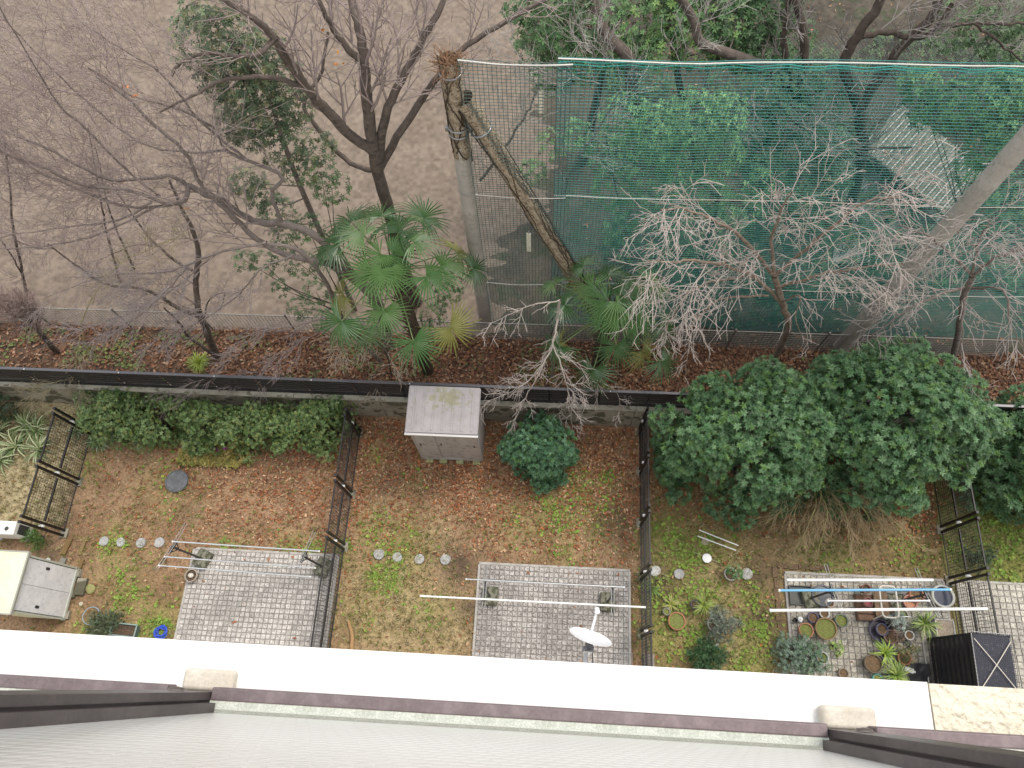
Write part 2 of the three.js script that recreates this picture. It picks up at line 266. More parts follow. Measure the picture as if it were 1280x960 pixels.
{
  const r = thing('balcony_railing', 'bronze balcony railing with pale figured glass panes on the white ledge', 'railing', undefined, 0, 14.1, .055);
  const relief = tex(512, 512, (u, v) => { // pressed lozenge relief of figured glass, height only
    const row = v * 10, k = Math.floor(row), x = (u * 10 + (k % 2) * .5) % 1 - .5, y = row - k - .5, h = Math.sqrt(Math.max(0, 1 - (x * x + y * y) * 4.4)); return [h, h, h]; }, false);
  relief.repeat.set(1 / .18, 1 / .30);
  const glass = new THREE.MeshPhysicalMaterial({ roughness: .22, transmission: .12, thickness: 0, ior: 1.5, bumpMap: relief, bumpScale: .0007, side: THREE.DoubleSide }); glass.color.setRGB(.9, .91, .89);
  const xs = [-1.69, -.59, .51, 1.61], sealM = MT(mottle(78, [.5, .52, .46], [.42, .44, .38], .1, { grain: .35 }), .9);
  for (const x of xs) {
    const p = mesh('post', [rbox(.05, 1.12, .036, .004, x, .58, .0), box(.012, 1.12, .012, x - .031, .58, -.012), box(.012, 1.12, .012, x + .031, .58, -.012)], bronze, r);
    mesh('bolt', lathe([[0, .006], [.012, .004], [.014, 0]], 0, 0, 0, 12).rotateX(-Math.PI / 2).translate(x, .11, -.019), M([.2, .17, .16], .4, { metalness: .6 }), p);
    mesh('mount', [rbox(.09, .026, .036, .008, x + .012, .013, -.036)], MT(mottle(77, [.55, .50, .42], [.63, .58, .5], .2, { grain: .15 }), .9), r);
  }
  for (let k = 0; k < 3; k++) {
    const x0 = xs[k] + .038, x1 = xs[k + 1] - .038, m = (x0 + x1) / 2, L = x1 - x0;
    mesh('bottom_rail', [rbox(L, .035, .021, .003, m, .045, -.0155), rbox(L, .022, .05, .003, m, .032, .01)], bronzeTop, r);
    mesh('top_rail', rbox(L + .06, .03, .05, .006, m, 1.155, .01), bronze, r);
    mesh('glass_pane', box(L, 1.06, .006, m, .6, .016), glass, r);
    mesh('seal', box(L, .012, .016, m, .058, .0035, 0, -.5), sealM, r);
  }
  for (const x of xs) for (const k of [-1, 1]) mesh('glazing_bead', box(.014, 1.06, .02, x + k * .045, .6, .008), bronze, r);
}

// ---------- boundary wall and black fence ----------
const blackM = M([.016, .014, .014], .45, { metalness: .2 });
const blackDull = M([.02, .018, .019], .6);
const galv = M([.36, .36, .35], .45, { metalness: .7 });
const concT = mottle(81, [.24, .22, .17], [.32, .30, .24], 3, { cells: 8, grain: .25, px: 512, spots: [.11, .105, .07], spot: .52 });
{
  const w = thing('boundary_wall', 'stained concrete retaining wall running along the back of the gardens', 'wall', undefined, 0, 0, -5.5);
  const m = MT(concT, .95, { bumpMap: bumpTex(82, 32, 256, .8), bumpScale: .006 });
  for (let k = 0; k < 18; k++) for (let j = 0; j < 2; j++) { const R = hash2(k, j, 9); mesh('concrete_panel', rbox(1.792, .512, .14 + .004 * R, .008, -15.3 + k * 1.8, .26 + j * .52, -.002 * R), m, w); }
  mesh('coping', Array.from({ length: 9 }, (_, k) => rbox(3.592, .06, .2, .01, -14.4 + k * 3.6, 1.072, .012)), MT(mottle(83, [.30, .28, .22], [.36, .34, .28], 2, { grain: .2, spots: [.16, .15, .11] }), .95), w);
}
{
  const f = thing('boundary_fence', 'long black slatted fence standing on the concrete wall', 'fence', undefined, 0, 1.105, -5.5);
  const panelM = MT(mottle(85, [.02, .018, .019], [.03, .027, .028], 1.2, { grain: .3 }), .5, { metalness: .2 });
  mesh('top_rail', [rbox(34, .03, .06, .008, .5, .755, 0)], M([.11, .105, .115], .35, { metalness: .5 }), f);
  mesh('bottom_rail', rbox(34, .04, .045, .006, .5, .045, 0), blackM, f);
  const post = rbox(.05, .72, .05, .005, 0, .37, -.045), slats = [0, 1, 2, 3, 4, 5].map(k => rbox(.968, .108, .014, .003, 0, .125 + k * .112, 0, 0, .12));
  for (let k = 0; k < 33; k++) {
    const x = -15.5 + k;
    mesh('post', post.clone().translate(x - .5, 0, 0), blackM, f);
    for (let j = 0; j < 6; j++) mesh('slat', slats[j].clone().translate(x, 0, .004), panelM, f);
    if (k % 2) mesh('clip', rbox(.02, .03, .025, .003, x - .3, .785, .02), M([.6, .6, .6], .5), f);
  }
}
// ---------- mesh fences between the gardens ----------
{
  const wireM = blackDull, clipM = M([.75, .75, .75], .5);
  const seg = (parent, z0, z1, h) => { // one panel of black welded wire along z
    const gs = [], dz = z1 - z0, nz = Math.round(dz / .06), ny = Math.round((h - .08) / .075);
    for (let k = 0; k <= nz; k++) gs.push(box(.005, h - .06, .005, 0, (h + .04) / 2, z0 + dz * k / nz));
    for (let k = 0; k <= ny; k++) gs.push(box(.005, .005, dz, .005, .06 + (h - .09) * k / ny, (z0 + z1) / 2));
    mesh('wire_panel', gs, wireM, parent, 'stuff');
    mesh('top_rail', rbox(.03, .025, dz, .006, 0, h, (z0 + z1) / 2), blackM, parent);
    mesh('bottom_rail', rbox(.022, .022, dz, .006, 0, .06, (z0 + z1) / 2), blackM, parent);
    mesh('middle_rail', rbox(.035, .045, dz - .1, .006, -.006, h * .52, (z0 + z1) / 2), blackM, parent);
  };
  const post = (parent, z, h, double) => {
    for (const o of double ? [-.055, .055] : [0]) { const p = mesh('post', rbox(.05, h + .05, .05, .006, 0, h / 2 + .02, z + o), blackM, parent); mesh('post_cap', rbox(.058, .02, .058, .006, 0, h + .055, z + o), blackM, p); }
    mesh('clip', [rbox(.07, .06, .05, .008, -.01, h * .54, z), rbox(.03, .09, .03, .006, -.012, h * .54 + .05, z + .02)], clipM, parent);
    mesh('footing', rbox(.16, .06, .2, .01, 0, .01, z), MT(concT, .95), parent);
  };
  const mk = (x, zs, h, label) => { const f = thing('mesh_fence', label, 'fence', 'black mesh fences between the gardens', x, 0, 0); for (let k = 0; k < zs.length; k++) { post(f, zs[k], h, true); if (k) seg(f, Math.min(zs[k - 1], zs[k]) + .06, Math.max(zs[k - 1], zs[k]) - .06, h); } return f; };
  mk(-10.22, [-4.75, -3.62, -2.5], 1.42, 'black mesh fence beside the pale dry lawn and the striped leaf plants');
  mk(-4.16, [-5.0, -3.62, -2.5, -.2], 1.35, 'black mesh fence overlooking the right edge of the patio with three drying poles');
  mk(2.0, [-5.3, -4.4, -3.3, -2.2, -1.1, -.1], 1.35, 'black mesh fence running from the wall past the satellite dish patio');
  mk(8.14, [-4.6, -3.45, -2.42, -.2], 1.35, 'black mesh fence behind the black netted rack');
}
// ---------- tiled patios ----------
function patio(x0, z0, x1, z1, pitch, label, seed, c0, c1, dirt) {
  const p = thing('patio', label, 'patio', 'tiled patios', (x0 + x1) / 2, 0, (z0 + z1) / 2), W = x1 - x0, D = z1 - z0;
  mesh('bed', box(W, .08, D, 0, .005, 0), MT(mottle(seed + 1, [.26, .24, .22], [.33, .31, .285], 1, { grain: .4 }), .97), p);
  for (const [sx, sz, px, pz] of [[W + .06, .05, 0, -D / 2 - .025], [.05, D, -W / 2 - .025, 0], [.05, D, W / 2 + .025, 0]]) mesh('edging', rbox(sx, .1, sz, .006, px, .005, pz), MT(mottle(seed + 2, [.36, .34, .31], [.44, .42, .39], 1, { grain: .3 }), .95), p);
  const nx = Math.round(W / pitch), nz = Math.round(D / pitch), tw = W / nx, td = D / nz, R = rng(seed), tt = mottle(seed + 5, c0, c1, .7, { grain: .4, cells: 12, spots: dirt, spot: .55 }), mats = [.8, .92, 1.02, 1.12].map(f => MT(tt, .92, { color: new THREE.Color(f, f, f) }));
  const sets = [[], [], [], []];
  for (let i = 0; i < nx; i++) for (let j = 0; j < nz; j++) {
    const g = box(tw - .012, .05, td - .012, -W / 2 + (i + .5) * tw, .033 + R() * .012, -D / 2 + (j + .5) * td, (R() - .5) * .05, (R() - .5) * .05, (R() - .5) * .05);
    const pos = g.attributes.position; for (let k = 0; k < pos.count; k++) if (pos.getY(k) > .05) { pos.setX(k, lerp(-W / 2 + (i + .5) * tw, pos.getX(k), .93)); pos.setZ(k, lerp(-D / 2 + (j + .5) * td, pos.getZ(k), .93)); }
    const n = fbm((x0 + i * tw) * 1.7, (z0 + j * td) * 1.7, seed + 50, 3) + (R() - .5) * .35; sets[n < .36 ? 0 : n < .5 ? 1 : n < .64 ? 2 : 3].push(g);
  }
  sets.forEach((s, k) => s.length && mesh('tiles', s, mats[k], p, 'stuff'));
  return p;
}
patio(-7.3, -2.29, -4.28, -.1, .1, 'pale grey tiled patio under the three parallel drying poles', 900, [.42, .395, .37], [.54, .51, .48], [.33, .31, .285]);
patio(-1.28, -2.28, 1.74, -.1, .1, 'weathered grey tiled patio below the satellite dish', 920, [.35, .325, .305], [.47, .44, .415], [.23, .21, .195]);
patio(4.92, -2.4, 7.98, -.1, .12, 'beige tiled patio crowded with plant pots', 940, [.36, .335, .285], [.47, .44, .38], [.25, .23, .185]);
patio(8.3, -2.4, 12.5, -.1, .12, 'beige tiled patio beyond the netted rack with no pots on it', 960, [.42, .395, .345], [.52, .49, .43], [.32, .3, .255]);
// ---------- clothes drying stands ----------
const mossConc = MT(mottle(91, [.12, .12, .085], [.2, .195, .15], .6, { grain: .4, cells: 6, spots: [.07, .075, .045], spot: .5 }), .95);
const alu = M([.62, .63, .64], .32, { metalness: .75 }), whitePole = M([.82, .82, .8], .4), bluePole = M([.16, .42, .66], .4), darkMetal = M([.07, .07, .075], .5, { metalness: .4 });
function dryingStand(x, z, h, arm, lean, ry, label, base = .36) {
  const s = thing('drying_stand', label, 'drying stand', 'clothes drying stands', x, .06, z, ry);
  mesh('base_block', [rbox(.3, .14, base, .02, 0, .07, 0)], mossConc, s);
  mesh('post', [bar([0, .1, 0], [lean, h - .06, 0], .021, 10)], darkMetal, s);
  mesh('bracket', [rbox(.03, .05, .26, .005, lean, h - .12, 0), bar([lean, h - .35, 0], [lean, h - .1, .12], .01, 6), bar([lean, h - .35, 0], [lean, h - .1, -.12], .01, 6)], darkMetal, s);
  for (const o of [-.025, .025]) mesh('arm', [tubeGeo([[lean + o, h - .02, -arm / 2], [lean + o, h - .03, -arm / 2 + .05], [lean + o, h - .06, 0], [lean + o, h - .03, arm / 2 - .05], [lean + o, h + .02, arm / 2]], .007, 20, 6)], galv, s);
  return s;
}
dryingStand(-7.054,-2.092, 1.45, 1.0, -.05, -.4, 'drying stand on a mossy block at the grassy edge of the three-pole patio');
dryingStand(-4.514,-2.052, 1.4, 1.0, -.05, -.33, 'drying stand on a mossy block against the mesh fence by the three-pole patio');
dryingStand(-1.04,-1.65, 1.4, .85, -.02, 0, 'drying stand on a mossy block on the dish patio, away from the fence');
dryingStand(1.321,-1.66, 1.4, .85, -.02, 0, 'drying stand on a mossy block on the dish patio, next to the mesh fence');
dryingStand(5.32, -1.93, 1.45, .95, -.02, .25, 'drying stand among pots next to the blue grey water basin');
dryingStand(6.98, -1.95, 1.45, .95, -.02, .33, 'drying stand among pots next to the white rimmed dark basin');
function pole(a, b, r, mat, label) { const p = thing('drying_pole', label, 'drying pole', 'clothes drying poles', ...a); const B = b.map((v, k) => v - a[k]); mesh('tube', bar([0, 0, 0], B, r, 12), mat, p); for (const e of [[0, 0, 0], B]) { const k = e === B ? 1 : -1, d = V(...B).normalize().multiplyScalar(.03 * k); mesh('end_cap', bar([e[0], e[1], e[2]], [e[0] + d.x, e[1] + d.y, e[2] + d.z], r * 1.12, 10), M([.7, .72, .7], .6), p); } return p; }
pole([-7.065,1.5,-2.202], [-4.246,1.5,-2.157], .016, alu, 'silver drying pole farthest from the building on the three-pole patio');
pole([-7.178,1.45,-1.918], [-4.289,1.45,-1.851], .014, alu, 'middle silver drying pole of the three-pole patio');
pole([-7.242,1.46,-1.748], [-4.351,1.46,-1.684], .014, alu, 'silver drying pole over the tiles nearest the building on the three-pole patio');
pole([-1.393,1.46,-1.788], [1.487,1.46,-1.788], .014, alu, 'shorter silver drying pole over the dish patio');
pole([-2.211,1.47,-1.443], [1.861,1.47,-1.452], .018, whitePole, 'long white drying pole that overhangs the dish patio on both sides');
pole([4.475,1.5,-2.061], [7.041,1.5,-2.188], .026, whitePole, 'short thick white drying pole over the potted plants');
pole([4.316,1.5,-1.868], [7.34,1.5,-2.034], .024, bluePole, 'light blue drying pole over the potted plants');
pole([5.193,1.44,-1.736], [6.957,1.44,-1.826], .022, alu, 'dull grey drying pole between the blue and the longest white one');
pole([4.131,1.5,-1.509], [7.915,1.5,-1.73], .027, whitePole, 'longest thick white drying pole over the potted plants');
const neutral = mottle(160, [.78, .78, .78], [1, 1, 1], .3, { grain: .3, spots: [.85, .82, .78] });
const glaze = (c, s, r = .4) => MT(neutral, r, { color: new THREE.Color(...c) });
const gp = (x, z, y = 0) => [x, y, z];

// ---------- sheds ----------
{ // grey three-door shed against the back wall
  const s = thing('storage_shed', 'weathered grey metal shed with three sliding doors against the back wall', 'shed', undefined, -2.04, 0, -4.87);
  const bodyM = MT(mottle(101, [.30, .27, .26], [.36, .33, .315], 1.2, { grain: .12 }), .6, { metalness: .1 }), roofM = (() => { const t = tex(384, 384, (u, v, i, j) => { const x = (u > .5 ? u - 1 : u) * 1.5, z = (v > .5 ? v - 1 : v) * 1.5, n = fbm(u * 12, v * 12, 102, 4, 12), m = smooth(.5, .9, fbm(u * 24, v * 24, 104, 4, 24) + .55 * Math.exp(-((x - .05) ** 2 / .12 + (z + .22) ** 2 / .05)) - .12), g = (.85 + .3 * hash2(i, j, 4)) * (.85 + .3 * n); return [lerp(.32, .25, m) * g, lerp(.30, .24, m) * g, lerp(.305, .16, m) * g]; }); t.repeat.set(1 / 1.5, 1 / 1.5); return MT(t, .75); })();
  const doorM = MT(mottle(103, [.36, .33, .31], [.41, .375, .355], .9, { grain: .12, spots: [.25, .225, .19], spot: .62 }), .6);
  mesh('wall', [box(.02, 1.95, .74, -.65, 1.07, 0), box(.02, 1.95, .74, .65, 1.07, 0), box(1.3, 1.95, .02, 0, 1.07, -.37)], bodyM, s);
  mesh('door_frame', [box(1.32, .07, .05, 0, .13, .385), box(1.32, .09, .06, 0, 2.0, .385), box(.04, 1.84, .05, -.645, 1.06, .385), box(.04, 1.84, .05, .645, 1.06, .385)], M([.38, .36, .345], .5, { metalness: .2 }), s);
  for (let k = 0; k < 3; k++) { const d = mesh('door', rbox(.425, 1.8, .02, .004, -.42 + k * .42, 1.06, k === 1 ? .372 : .392), doorM, s); mesh('handle', rbox(.03, .12, .012, .004, k === 2 ? .55 : -.55 + k * .42, 1.1, k === 1 ? .385 : .405), M([.03, .03, .03], .5), d); }
  const roof = mesh('roof', [box(1.38, .03, .92, 0, 2.13, -.005, 0, .06), box(1.4, .07, .025, 0, 2.085, .462), box(.02, .06, .9, -.695, 2.1, 0, 0, .06), box(.02, .06, .9, .695, 2.1, 0, 0, .06)], roofM, s);
  for (let k = 0; k < 7; k++) mesh('roof_rib', rbox(.035, .012, .86, .004, -.57 + k * .19, 2.152, -.005, 0, .06), roofM, roof);
  mesh('gutter', box(1.42, .05, .05, 0, 2.06, .5), M([.5, .48, .47], .4, { metalness: .4 }), s);
  for (const x of [-.5, -.2, .16, .52]) mesh('foot_block', rbox(.16, .1, .3, .01, x, .05, .33), MT(mottle(105, [.26, .26, .12], [.34, .33, .18], .5, { grain: .3 }), .95), s);
}
{ // pale shed with double doors towards the garden
  const s = thing('garden_locker', 'pale cream and white metal locker with two doors and a greenish roof', 'shed', undefined, -9.68, 0, -1.27);
  const wM = MT(mottle(111, [.74, .75, .77], [.82, .83, .85], 1, { grain: .08, spots: [.68, .69, .72], spot: .6 }), .5), rM = MT(mottle(112, [.66, .68, .47], [.72, .74, .54], 1.4, { grain: .08 }), .6), fr = M([.50, .52, .45], .5);
  mesh('wall', [box(.8, 1.7, .02, -.4, .93, -.5), box(.8, 1.7, .02, -.4, .93, .5), box(.02, 1.7, 1.0, -.8, .93, 0), box(.8, .02, 1.0, -.4, .1, 0)], rM, s);
  for (const k of [-1, 1]) { const d = mesh('door', rbox(.02, 1.6, .47, .004, .0, .93, k * .238), wM, s); mesh('handle', [rbox(.02, .11, .05, .006, .014, 1.05, k * .36)], M([.03, .03, .035], .4), d); }
  mesh('door_frame', [box(.04, .06, 1.06, .005, .11, 0), box(.05, .07, 1.06, .005, 1.76, 0), box(.04, 1.62, .035, .005, .93, -.505), box(.04, 1.62, .035, .005, .93, .505)], fr, s);
  mesh('roof', [box(.95, .03, 1.1, -.42, 1.82, 0, 0, 0, -.05), box(.02, .07, 1.12, .062, 1.78, 0)], rM, s);
  mesh('roof_trim', [box(.03, .05, 1.13, .08, 1.81, 0), box(.96, .05, .025, -.42, 1.82, -.56, 0, 0, -.05), box(.96, .05, .025, -.42, 1.82, .56, 0, 0, -.05)], M([.32, .32, .28], .5), s);
  for (const z of [-.42, 0, .42]) mesh('foot_block', rbox(.3, .1, .16, .01, -.08, .03, z), MT(concT, .95), s);
}
{ // outdoor unit, white, beside the left mesh fence
  const s = thing('outdoor_unit', 'white outdoor air conditioner unit beside the left mesh fence', 'air conditioner', undefined, ...gp(-11.363,-2.353));
  s.position.set(-11.25, .05, -2.45);
  mesh('housing', rbox(.78, .55, .28, .02, 0, .34, 0), M([.78, .78, .76], .5), s);
  mesh('grille', [box(.012, .3, .2, .392, .36, 0), ...[0, 1].map(k => cyl(.045, .045, .004, .22 - k * .2, .616, .02, 16))], M([.05, .05, .05], .6), s);
  for (const x of [-.28, .28]) mesh('foot', rbox(.08, .06, .34, .01, x, .03, 0), M([.5, .5, .5], .6), s);
  mesh('pipe', tubeGeo([[.38, .2, 0], [.5, .18, .05], [.55, .05, .1]], .02, 12, 8), M([.65, .65, .62], .7), s);
}
// ---------- manhole, stepping stones ----------
{
  const t = thing('manhole_cover', 'round grey patterned manhole cover in the leafy soil', 'manhole cover', undefined, -8.03, .05, -3.73);
  const mm = MT(mottle(121, [.12, .125, .135], [.17, .175, .185], .4, { grain: .4 }), .6, { metalness: .3 });
  mesh('ring', lathe([[.25, -.03], [.25, .018], [.235, .022], [.225, .012], [.225, -.03]], 0, 0, 0, 40), mm, t);
  mesh('plate', cyl(.222, .222, .03, 0, -.022, 0, 40), mm, t);
  const st = []; for (let i = -6; i <= 6; i++) for (let j = -6; j <= 6; j++) { const x = i * .034 + (j % 2) * .017, z = j * .032; if (x * x + z * z < .042) st.push(box(.02, .008, .012, x, .012, z, (i + j) % 2 ? .6 : -.6)); }
  mesh('studs', st, mm, t, 'stuff');
}
{
  const sm = [0, 1, 2].map(k => MT(mottle(125 + k, [.34, .34, .335], [.44, .44, .43], .4, { grain: .35, spots: [.28, .275, .255], spot: .55 }), .95));
  const stone = (x, z, r, label, group, k, m = sm[k % 3]) => { const g = lathe([[0, .035], [r * .93, .035], [r, .028], [r * 1.01, -.06]], 0, 0, 0, 22), p = g.attributes.position, R = rng(k + 3); const w = [R() * 6, R() * 6]; for (let i = 0; i < p.count; i++) { const a = Math.atan2(p.getZ(i), p.getX(i)), f = 1 + .025 * Math.sin(2 * a + w[0]) + .02 * Math.sin(3 * a + w[1]); p.setX(i, p.getX(i) * f); p.setZ(i, p.getZ(i) * f); } g.computeVertexNormals(); const o = mesh('stepping_stone', g, m); o.position.set(x, .015, z); tag(o, label, 'stepping stone', group); };
  [[-9.304,-2.367, .1], [-8.937,-2.368, .095], [-8.502,-2.372, .105], [-8.108,-2.399, .107]].forEach(([x, z, r], k) => stone(x, z, r, ['fourth', 'third', 'second', 'first'][k] + ' round grey stepping stone from the silver drying poles', 'stepping stones by the three-pole patio', k));
  [[-3.413,-2.385, .112], [-3.021,-2.343, .1], [-2.557,-2.328, .102], [-2.017,-2.343, .108]].forEach(([x, z, r], k) => stone(x, z, r, ['fourth', 'third', 'second', 'first'][k] + ' round grey stepping stone from the satellite dish patio', 'stepping stones by the dry grass', k + 5));
  stone(2.288,-2.324, .11, 'white flaking round stone beside the mesh fence', undefined, 11, MT(mottle(129, [.5, .5, .5], [.66, .66, .66], .15, { grain: .4, spots: [.3, .29, .27] }), .95));
  stone(2.769,-2.288, .105, 'plain round grey stepping stone between flaking stone and potted shrub', undefined, 12);
  stone(4.131,-2.356, .117, 'plain round grey stepping stone touching the potted shrub', undefined, 13);
  stone(3.322,-2.975, .08, 'small beige round stone under the white garden sticks', undefined, 14, MT(mottle(130, [.36, .31, .22], [.42, .37, .27], .3), .95));
}
// ---------- satellite dish on a lower balcony ----------
{
  const c = [0.519,7.4,-0.515], d = thing('satellite_dish', 'white satellite dish on a bracket pole over the weathered patio', 'satellite dish', undefined, c[0], c[1], c[2]);
  const w = M([.82, .83, .85], .35), steel = M([.5, .53, .58], .4, { metalness: .5 });
  const az = .26, dish = lathe([[0, -.035], [.08, -.032], [.15, -.022], [.2, -.008], [.225, 0], [.228, .004], [.222, .004], [.2, -.003], [.15, -.016], [.08, -.027], [0, -.03]], 0, 0, 0, 40); // opens along +y
  dish.scale(1, 1, 1.06); dish.rotateX(-1.22); dish.rotateY(-az);
  mesh('reflector', dish, w, d);
  const dir = V(-Math.sin(-az) * -1, 0, -Math.cos(az)); dir.set(Math.sin(az) * 1, .25, -Math.cos(az)).normalize();
  const arm0 = [0, -.2, .03], arm1 = [dir.x * .30, -.14, dir.z * .30];
  mesh('feed_arm', [bar(arm0, arm1, .014, 8)], w, d);
  mesh('feed_horn', [bar([arm1[0], arm1[1] - .01, arm1[2]], [arm1[0] + dir.x * .0, arm1[1] + .08, arm1[2] + .02], .026, 14), rbox(.05, .06, .06, .015, arm1[0], arm1[1] - .01, arm1[2])], w, d);
  mesh('bracket', [rbox(.08, .14, .07, .008, -.01, -.03, .09), rbox(.11, .03, .05, .006, -.02, .02, .12)], M([.16, .16, .17], .5, { metalness: .4 }), d);
  mesh('mast', [tubeGeo([[-.02, .06, .12], [-.025, -.25, .13], [-.03, -.32, .22], [-.03, -.32, .62]], .021, 30, 10)], steel, d);
  mesh('clamp', [rbox(.09, .035, .05, .006, -.02, -.04, .13)], w, d);
  mesh('cable', tubeGeo([[0, -.1, .1], [.03, -.22, .12], [.05, -.3, .25], [.05, -.34, .6]], .006, 20, 6), M([.02, .02, .02], .6), d);
}
// ---------- small things lying in the gardens ----------
const terra = MT(mottle(131, [.38, .155, .085], [.46, .21, .12], .3, { grain: .25, spots: [.42, .27, .19], spot: .6 }), .9), soilM = MT(mottle(132, [.06, .04, .028], [.12, .08, .05], .2, { grain: .6 }), .97);
const plastic = (c, r = .5) => M(c, r);
// an open pot: thin wall, thick rim, soil inside
function pot(x, z, r, h, mat, label, { fill = soilM, y = .06, rim = .012, level = .82, taper = .76, group, cat = 'plant pot', name = 'plant_pot' } = {}) {
  const p = thing(name, label, cat, group, x, y, z), rb = r * taper;
  mesh('body', lathe([[0, 0], [rb, 0], [r, h - .03], [r, h], [r - rim, h], [r - rim, h - .03], [rb * .93, .01]], 0, 0, 0, 26), mat, p);
  mesh('rim', lathe([[r - rim * .6, h - .03], [r + rim * .8, h - .03], [r + rim * .8, h + .004], [r - rim, h + .004]], 0, 0, 0, 26), mat, p);
  if (fill) { const rr = lerp(rb, r - rim, level), g = new THREE.CircleGeometry(rr * .99, 24); g.rotateX(-Math.PI / 2); g.translate(0, h * level, 0); mesh('soil', g, fill, p); }
  return p;
}
function hoop(x, z, r, t, mat, label, y = .02) { const o = thing('hoop', label, 'hoop', undefined, x, y, z); mesh('ring', new THREE.TorusGeometry(r, t, 8, 36).rotateX(Math.PI / 2), mat, o); return o; }
hoop(2.73,-2.881, .105, .006, M([.36, .32, .2], .8), 'thin pale ring lying in the green weeds');
{
  const p = pot(-7.199,-1.741, .125, .16, glaze([.44, .38, .31], 133, .9), 'brown round pot with a pale stone inside on the patio corner', { y: .05 });
  const g = new THREE.IcosahedronGeometry(.055, 2); g.scale(1.1, .7, .9); mesh('stone', g.translate(0, .155, 0), M([.62, .58, .5], .9), p);
}
{ // blue hose coil
  const o = thing('hose_coil', 'coil of bright blue hose in the weeds beside the tiles', 'hose', undefined, ...gp(-7.625,-0.597)); o.position.set(o.position.x, .03, -.62);
  const R = rng(8), pts = []; for (let k = 0; k < 64; k++) { const a = k / 64 * TAU * 5, r = .095 + .03 * Math.sin(k * .9) + .012 * R(); pts.push([Math.cos(a) * r, .01 + k * .0012, Math.sin(a) * r]); }
  mesh('hose', tubeGeo(pts, .011, 260, 7), plastic([.035, .09, .56], .4), o);
}
{ // green planter trough and wire hoop tool
  const o = thing('planter_trough', 'dark green plastic planter trough at the foot of the ledge', 'planter', undefined, -8.35, .02, -.62, -.05);
  mesh('trough', [box(.5, .015, .18, 0, .01, 0), box(.5, .17, .015, 0, .085, -.1, 0, -.08), box(.5, .17, .015, 0, .085, .1, 0, .08), box(.015, .17, .2, -.25, .085, 0), box(.015, .17, .2, .25, .085, 0)], plastic([.09, .14, .13], .55), o);
  mesh('rim', [rbox(.54, .02, .025, .006, 0, .175, -.115), rbox(.54, .02, .025, .006, 0, .175, .115), rbox(.025, .02, .25, .006, -.26, .175, 0), rbox(.025, .02, .25, .006, .26, .175, 0)], plastic([.25, .33, .31], .5), o);
  mesh('soil', box(.46, .02, .18, 0, .12, 0), soilM, o);
}
{
  const o = thing('wire_basket', 'round pale wire basket with blue rim among weeds', 'basket', undefined, ...gp(-9.062,-0.786)); o.position.set(o.position.x, .03, -.85);
  mesh('rim', new THREE.TorusGeometry(.17, .008, 6, 40).rotateX(Math.PI / 2).translate(0, .18, 0), plastic([.3, .42, .55], .4), o);
  mesh('wire', Array.from({ length: 14 }, (_, k) => { const a = k / 14 * TAU; return bar([Math.cos(a) * .17, .18, Math.sin(a) * .17], [Math.cos(a) * .12, 0, Math.sin(a) * .12], .004, 5); }), galv, o);
  mesh('base_ring', new THREE.TorusGeometry(.12, .006, 6, 32).rotateX(Math.PI / 2), galv, o);
}
{ // timber edging pieces by the left fence
  const tm = [[.21, .135, .055], [.24, .17, .08], [.22, .21, .19]].map((c, k) => MT(mottle(135 + k, c.map(a => a * .8), c, .5, { grain: .4, cells: 10, aniso: 4 }), .95));
  const pl = (px, pz, L, w, a, k, label) => { const o = mesh('edging_board', rbox(w, .05, L, .006, 0, .025, 0), tm[k]); o.position.set(px, 0, pz); o.rotation.y = a; tag(o, label, 'board', 'edging boards'); };
  pl(-10.089,-2.228, .36, .12, -.2, 0, 'brown timber edging board beside the fence end, inner of two rows'); pl(-10.079,-1.894, .18, .12, -.2, 2, 'grey edging block at the end of the timber row');
  pl(-9.731,-2.262, .4, .07, -.12, 1, 'mossy narrow edging board in the outer row'); pl(-9.683,-1.847, .26, .09, -.14, 0, 'short brown edging board closing the outer row');
  const st = (px, pz, r, label, c) => { const g = new THREE.IcosahedronGeometry(r, 2), p = g.attributes.position, R = rng(Math.round(r * 999 + px * 7)); for (let i = 0; i < p.count; i++) { const x = p.getX(i), y = p.getY(i), z = p.getZ(i), f = 1 + .3 * (vnoise(x / r * 1.3 + 5, z / r * 1.3 + y / r + 5, 7) - .5); p.setXYZ(i, x * f, y * f * .5, z * f); } g.computeVertexNormals(); const o = mesh('garden_rock', g, glaze(c, 0, .95)); o.position.set(px, .015, pz); tag(o, label, 'rock'); };
  st(-9.332,-1.391, .1, 'yellowish flat rock in front of the cream locker', [.34, .34, .14]); st(-9.449,-1.081, .045, 'small pale rock by the locker doors', [.6, .56, .45]); st(-9.934,-1.752, .06, 'small pinkish rock at the end of the edging', [.5, .42, .33]); st(-10.403,-1.928, .05, 'white pebble beside the fence end', [.6, .6, .58]);
  st(-5.1,-4.61, .12, 'flat brown rock beside the hedge end', [.26, .19, .12]); st(-4.902,-4.729, .11, 'flat brown rock touching the mesh fence post', [.24, .18, .12]);
  const g = rbox(.2, .08, .34, .01, 0, .04, 0), o = mesh('concrete_block', g, MT(concT, .95)); o.position.set(0, 0, 0); o.position.set(-9.53, 0, -1.42); tag(o, 'pale concrete block touching the cream locker', 'block');
}
